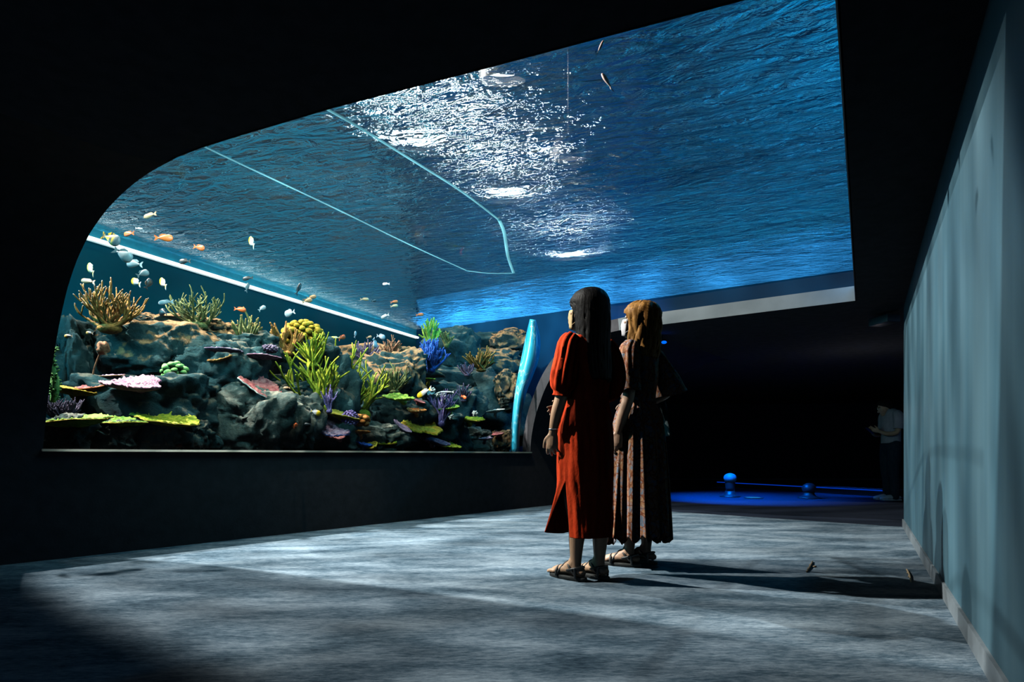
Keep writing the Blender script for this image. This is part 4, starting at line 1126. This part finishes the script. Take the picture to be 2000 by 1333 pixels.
bm = bmesh.new(); tube(bm, [(-.190+math.cos(t_/12*2*math.pi)*.0105, .078+math.sin(t_/12*2*math.pi)*.0105, .725) for t_ in range(13)], [.0022]*13, 6, 1, caps=False); new_mesh('finger_ring', bm, M['gold'], w1)

# --- the woman in the patterned dress
yaw2 = R(50)
W2 = Vector((P(1248, 1104, 3.66).x, 3.68, 0))
hr2 = Matrix.Rotation(R(6), 3, 'Z') @ Matrix.Rotation(R(14), 3, 'X')
hc2 = Vector((0, -.005, 1.535))
aL2, aR2 = (-.085, .02), (.065, -.02)
def body2(bm):
    tube(bm, [(0, .0, .88), (0, .005, .98), (0, .005, 1.10), (0, 0, 1.22), (0, -.012, 1.33)], [.122, .118, .104, .118, .110], 20, 4, flat=((0, 1, 0), .68))
    tube(bm, [(-.155, -.02, 1.335), (0, -.015, 1.37), (.155, -.02, 1.335)], [.045, .062, .045], 14, 4)
    tube(bm, [(0, -.022, 1.33), (0, -.02, 1.41), (0, -.008, 1.485)], [.062, .048, .050], 14, 3)
    head_shapes(bm, hc2, hr2)
    for sx, (ax, ay) in ((-1, aL2), (1, aR2)):
        tube(bm, [(.075*sx, 0, .90), (.080*sx, .01, .72), (ax*1.0, ay+.025, .48), (ax, ay-.018, .35), (ax, ay-.008, .23), (ax, ay-.003, .115), (ax, ay, .075)], [.078, .070, .050, .055, .043, .032, .033], 16, 4)
        build_foot(bm, (ax, ay), R(10) if sx < 0 else R(4))
    tube(bm, [(-.155, -.02, 1.335), (-.182, -.035, 1.20), (-.190, -.035, 1.06), (-.198, .0, .94), (-.200, .03, .845)], [.046, .042, .036, .034, .0225], 14, 4)
    build_hand(bm, (-.200, .03, .845), (.02, .12, -1), (.9, .3, .1), (.2, .9, .0), .165, .6)
    tube(bm, [(.155, -.02, 1.335), (.215, -.06, 1.23), (.255, -.085, 1.125), (.235, .03, 1.06), (.20, .12, 1.035)], [.046, .042, .036, .033, .022], 14, 4)
    build_hand(bm, (.20, .12, 1.035), (-.55, .8, .05), (-.2, -.1, -1), (-.8, -.5, .2), .165, .7)
w2 = figure('person', 'woman in a long rust and blue patterned dress with light brown hair', W2, yaw2, body2, M['skin2'])
face_bits(w2, hc2, hr2); face_mask(w2, hc2, hr2, M['mask_white'])
hair_sheet([(.128, -.02, .012, .014, 180), (.122, -.02, .042, .048, 180), (.100, -.018, .072, .084, 180), (.066, -.016, .088, .102, 150), (.02, -.016, .092, .107, 120), (-.04, -.02, .095, .106, 112),
            (-.10, -.026, .102, .100, 112), (-.15, -.030, .112, .096, 112), (-.19, -.032, .116, .094, 108), (-.215, -.034, .110, .090, 100)],
           hc2, Matrix.Rotation(R(6), 3, 'Z') @ Matrix.Rotation(R(6), 3, 'X'), M['gingerhair'], w2, .10, .007, .016, 9)
prof = [(1.42, 0, -.016, .066, .056), (1.402, 0, -.018, .100, .066), (1.378, 0, -.018, .142, .078), (1.345, 0, -.018, .166, .090), (1.28, 0, -.012, .164, .098), (1.20, 0, -.006, .152, .110),
        (1.10, 0, 0, .136, .106), (1.045, 0, .0, .126, .100), (1.03, 0, 0, .124, .099)]
prof = spline(prof, 4)
def fold2(a, z):
    return 1+.045*noise.noise(Vector((math.cos(a)*2.6, math.sin(a)*2.6, z*2.4)))+.020*math.sin(19*a)*(.4+.6*math.sin(z*11)**2)+.02*math.sin(31*a)*max(0, (z-1.3)/.1)
bm = bmesh.new(); loft(bm, rings_cloth(prof, 96, fold2)); top2 = new_mesh('dress', bm, M['paisley'], w2); solid(top2, .003, 1)
prof = spline([(1.042, 0, 0, .126, .100), (1.02, 0, 0, .132, .106), (.96, 0, .0, .160, .130), (.86, 0, .0, .178, .150), (.70, .0, .0, .186, .165), (.50, -.004, .0, .196, .180), (.30, -.006, .0, .206, .190), (.155, -.008, 0, .212, .196)], 5)
def fold3(a, z):
    q = (1.045-z)/.9; n1 = noise.noise(Vector((math.cos(a)*1.8, math.sin(a)*1.8, z*.7)))
    return 1+(.028+.085*q)*math.sin(15*a+2.2*n1)+(.012+.03*q)*math.sin(34*a+3*n1+z*1.5)+.06*n1*q
rows = rings_cloth(prof, 180, fold3)
for k, v in enumerate(rows[-1]):
    dz = .022*math.sin(15*2*math.pi*k/180+1)+.035*math.sin(2*math.pi*k/180-2.4)
    for j in range(1, 9): rows[-j][k].z += dz*(9-j)/8
bm = bmesh.new(); loft(bm, rows); o = new_mesh('skirt', bm, M['paisley'], top2); solid(o, .003, 1)
bm = bmesh.new(); loft(bm, rings_cloth([(1.052, 0, 0, .130, .104), (1.04, 0, 0, .133, .107), (1.026, 0, 0, .132, .106)], 96, lambda a, z: 1+.012*math.sin(38*a))); o = new_mesh('waistband', bm, M['paisley'], top2); solid(o, .004, 1)
sleeve('sleeve', [(-.125, -.018, 1.37, .050), (-.165, -.024, 1.325, .060), (-.184, -.034, 1.25, .062), (-.190, -.036, 1.16, .066), (-.192, -.036, 1.085, .074)], w2, M['paisley'], .09, 2)
sleeve('sleeve', [(.125, -.018, 1.37, .050), (.172, -.030, 1.325, .062), (.215, -.055, 1.25, .072), (.245, -.085, 1.17, .088), (.265, -.095, 1.10, .108)], w2, M['paisley'], .09, 6)
sandal(w2, aL2, R(10)); sandal(w2, aR2, R(4))
# grey cloth hanging over her right forearm
cl = Vector((.235, .03, 1.06)); rt = Matrix.Rotation(yaw2, 3, 'Z')
bm = bmesh.new(); rows = []
for k in range(15):
    q = k/14; z = .036*math.sin(min(1, q*4)*math.pi/2)-max(0, q-.12)*.31
    rows.append([rt @ Vector((.030+.055*q+.006*math.sin(u*9+q*4), (u-.5)*(.075+.035*q)-.035-.02*q, z)) for u in [j/10 for j in range(11)]])
loft(bm, rows, closed=False); o = new_mesh('folded_cloth', bm, M['gauze']); solid(o, .006, 0); o.location = W2+rt@cl
tag(o, 'grey-green folded cloth hanging over the right forearm of the woman in the patterned dress', 'cloth')

# --- the man standing in the dark at the back, head bent
W3 = Vector((5.86, 8.95, 0)); yaw3 = R(88); K = .945
hr3 = Matrix.Rotation(R(-24), 3, 'X'); hc3 = Vector((0, .10, 1.50*K))
def body3(bm):
    s = lambda p: tuple(c*K for c in p)
    T3 = lambda pts, r_, n=14, **kw: tube(bm, [s(p) for p in pts], r_, n, 3, **kw)
    T3([(0, 0, .90), (0, 0, 1.05), (0, .0, 1.22), (0, .01, 1.38)], [.14, .135, .15, .13], 18, flat=((0, 1, 0), .68))
    T3([(-.18, .01, 1.40), (0, .01, 1.43), (.18, .01, 1.40)], [.05, .06, .05]); T3([(0, .01, 1.40), (0, .04, 1.48), (0, .08, 1.54)], [.06, .052, .055])
    head_shapes(bm, hc3, hr3)
    for sx in (-1, 1):
        T3([(.085*sx, 0, .92), (.088*sx, .01, .7), (.09*sx, .02, .5), (.09*sx, -.01, .3), (.09*sx, 0, .09)], [.095, .085, .06, .058, .04]); build_foot(bm, (.09*sx*K, 0), 0, h0=.01)
        T3([(.18*sx, .01, 1.40), (.20*sx, .0, 1.24), (.20*sx, .03, 1.10), (.16*sx, .16, 1.08), (.10*sx, .24, 1.12)], [.05, .044, .038, .034, .025])
        build_hand(bm, s((.10*sx, .24, 1.12)), (-.5*sx, .8, .35), (-.8*sx, -.3, .3), (0, -.3, 1), .17, .9)
m3 = figure('person', 'man in a white tee and dark trousers with bent head, in the dark', W3, yaw3, body3, M['skin'], .006)
face_bits(m3, hc3, hr3)
hair_sheet([(.128, -.02, .012, .014, 180), (.122, -.02, .042, .048, 180), (.10, -.018, .070, .084, 180), (.066, -.016, .082, .098, 140), (.02, -.016, .083, .099, 105), (-.03, -.018, .080, .096, 85), (-.065, -.02, .072, .088, 70)], hc3, hr3, M['darkhair'], m3, .03, 0, .01, 4)
bm = bmesh.new(); loft(bm, rings_cloth([(z*K, 0, cy, rx, ry) for z, cy, rx, ry in spline([(1.50, .02, .070, .062), (1.46, .012, .15, .085), (1.40, .005, .19, .105), (1.25, 0, .175, .120), (1.05, 0, .160, .118), (.93, 0, .162, .120)], 3)], 48, lambda a, z: 1+.03*math.sin(7*a+z*20)*noise.noise(Vector((a, z*5, 2))))); tee = new_mesh('shirt', bm, M['tee'], m3); solid(tee, .004, 1)
for sx in (-1, 1):
    sleeve('sleeve', [(.15*sx*K, .008, 1.42*K, .058), (.19*sx*K, .0, 1.36*K, .072), (.205*sx*K, .0, 1.26*K, .068), (.207*sx*K, .008, 1.16*K, .066)], tee, M['tee'], .03, sx)
bm = bmesh.new()
tube(bm, [(0, 0, .99*K), (0, 0, .90*K), (0, 0, .84*K)], [.152, .160, .150], 20, 3, flat=((0, 1, 0), .74))
for sx in (-1, 1): tube(bm, [(.085*sx, 0, .90*K), (.09*sx, .012, .68*K), (.092*sx, .016, .48*K), (.092*sx, -.004, .28*K), (.092*sx, .0, .06*K)], [.102, .094, .074, .068, .062], 20, 4)
tr_ = new_mesh('trousers', bm, M['jeans'], m3)
m_ = tr_.modifiers.new('r', 'REMESH'); m_.mode = 'VOXEL'; m_.voxel_size = .009; m_.use_smooth_shade = True; bake(tr_)
for sx in (-1, 1):
    bm = bmesh.new(); x = .09*sx*K
    tube(bm, [(x, -.07, .045), (x, -.02, .055), (x, .06, .05), (x, .13, .036), (x, .19, .032)], [.034, .042, .045, .042, .028], 16, 4, flat=((0, 0, 1), .9))
    sh = new_mesh('shoe', bm, M['shoe'], m3)
    bm = bmesh.new(); box(bm, (x, .05, .010), (.086, .285, .018), 0, .006); new_mesh('sole', bm, M['shoe'], sh)
# his phone
bm = bmesh.new(); box(bm, (0, 0, 0), (.075, .15, .009), 0, .003)
o = new_mesh('phone', bm, M['black'], smooth=False); o.location = W3+Matrix.Rotation(yaw3, 3, 'Z')@Vector((0, .315, 1.135*K)); o.rotation_euler = (R(40), 0, yaw3); tag(o, 'dark phone held up by the man in the dark at the back', 'phone')

# ------------------------------------------------------------------ things in the dark at the back, and on the carpet
def bollard(px, py, top, label, cap):
    p = at_z(px, py, 0); h_ = CH+(HZ-top)/F*p.y
    e = empty('bollard', p, label, 'bollard', group='bollards in the dark room')
    bm = bmesh.new(); loft(bm, [[Vector((r_*math.cos(a/24*2*math.pi), r_*math.sin(a/24*2*math.pi), z)) for a in range(24)] for z, r_ in ((.001, .17), (.018, .165), (.03, .12), (.06, .085), (.10, .075))], cap0=True, cap1=True); new_mesh('base', bm, M['black'], e)
    bm = bmesh.new(); tube(bm, [(0, 0, .09), (0, 0, h_-.1)], [.072, .085], 24, 3, round_end=False); new_mesh('post', bm, M['black'], e)
    bm = bmesh.new(); ell(bm, (0, 0, h_-.095), (.105, .105, .09)); new_mesh('cap', bm, cap, e)
M['cap'] = plain('grey_cap', (.10, .16, .18), .4)
bollard(1426, 971, 924, 'dark bollard with a rounded grey-blue cap, standing on the blue-lit floor', M['cap'])
bollard(1580, 974, 943, 'nearly black bollard in the dark, right of the one with the grey-blue cap', M['black'])
# barrier rail with a blue light line behind the bollards
M['blueline'] = emit('blue_line', (.0, .06, .75), .55)
pa, pb = at_z(1400, 951, 0), at_z(1742, 972, 0)
pa, pb = Vector((pa.x, pa.y, 0)), Vector((pb.x, pb.y, 0))
e = empty('low_step', (pa+pb)/2, 'low black step with a thin blue light line along its top edge, behind the bollards', 'step')
c = (pa+pb)/2; u = (pb-pa); ang = math.atan2(u.y, u.x); bk = Vector((-u.normalized().y, u.normalized().x, 0))
bm = bmesh.new(); box(bm, bk*.25+Vector((0, 0, .055)), (u.length, .5, .11), ang, .008); new_mesh('step_body', bm, M['black'], e, smooth=False)
bm = bmesh.new(); box(bm, -bk*.004+Vector((0, 0, .100)), (u.length*.995, .008, .014), ang); new_mesh('light_line', bm, M['blueline'], e, smooth=False)
p = at_z(1471, 973.5, 0)
e = empty('floor_light', p, 'small pale blue light set in the dark floor right of the bollard', 'lamp')
bm = bmesh.new(); tube(bm, [(0, 0, .001), (0, 0, .010)], [.15, .15], 24, 1, round_end=False); new_mesh('rim', bm, M['black'], e)
bm = bmesh.new(); tube(bm, [(0, 0, .008), (0, 0, .014)], [.12, .11], 24, 1, round_end=False); new_mesh('lens', bm, emit('floor_lens', (.03, .35, .8), .5), e)
# small blue lamp behind the woman in the patterned dress
p = P(1297, 669, 6.9)
e = empty('wall_lamp', p, 'tiny blue lamp high in the dark, right of the woman with light brown hair', 'lamp')
bm = bmesh.new(); ell(bm, (0, 0, 0), (.032, .022, .018), sub=3); new_mesh('lens', bm, emit('blue_lens', (.0, .12, 1), 1.4), e)
bm = bmesh.new(); tube(bm, [(0, .02, .01), (0, .14, .03)], [.030, .04], 14, 1, round_end=False); tube(bm, [(0, .10, .03), (0, .10, HC-p.z-.002)], [.01, .01], 8, 1); new_mesh('housing', bm, M['black'], e)
# ceiling box
p = at_z(1727, 613, HC); e = empty('ceiling_projector', p, 'small dim grey box on the dark ceiling near the end of the blue wall', 'projector')
bm = bmesh.new(); box(bm, (0, 0, -.07), (.16, .24, .08), .2, .01); new_mesh('case', bm, M['base'], e); bm = bmesh.new(); tube(bm, [(0, 0, -.035), (0, 0, -.001)], [.02, .03], 10, 1); new_mesh('mount', bm, M['black'], e)
# bits lying on the carpet
M['straw'] = plain('straw', (.55, .42, .26), .7); M['twig'] = plain('twig', (.22, .17, .11), .8)
def bit(name, a, b_, r_, m, label, cat):
    p, q = at_z(*a, .006), at_z(*b_, .006); c = (p+q)/2; bm = bmesh.new()
    tube(bm, [p-c, (p+q)/2-c+Vector((.004, 0, .004)), q-c], [r_, r_*1.1, r_*.8], 8, 2)
    for k in (.3, .6): ell(bm, (p+(q-p)*k)-c, (r_*1.5, r_*1.5, r_*1.2), sub=2)
    o = new_mesh(name, bm, m); o.location = c; tag(o, label, cat)
bit('twig', (1576, 1117), (1587, 1097), .0055, M['twig'], 'thin brown twig lying on the carpet in the middle right', 'twig')
bit('straw', (1771, 1113), (1779, 1137), .0045, M['straw'], 'pale straw lying on the carpet close to the blue wall', 'straw')
bm = bmesh.new(); ell(bm, (0, 0, 0), (.012, .010, .006), sub=2)
for v in bm.verts: v.co += noise.noise_vector(v.co*90)*.003
o = new_mesh('crumb', bm, M['straw']); o.location = at_z(1591, 1107, .006); tag(o, 'tiny pale crumb on the carpet next to the brown twig', 'crumb')
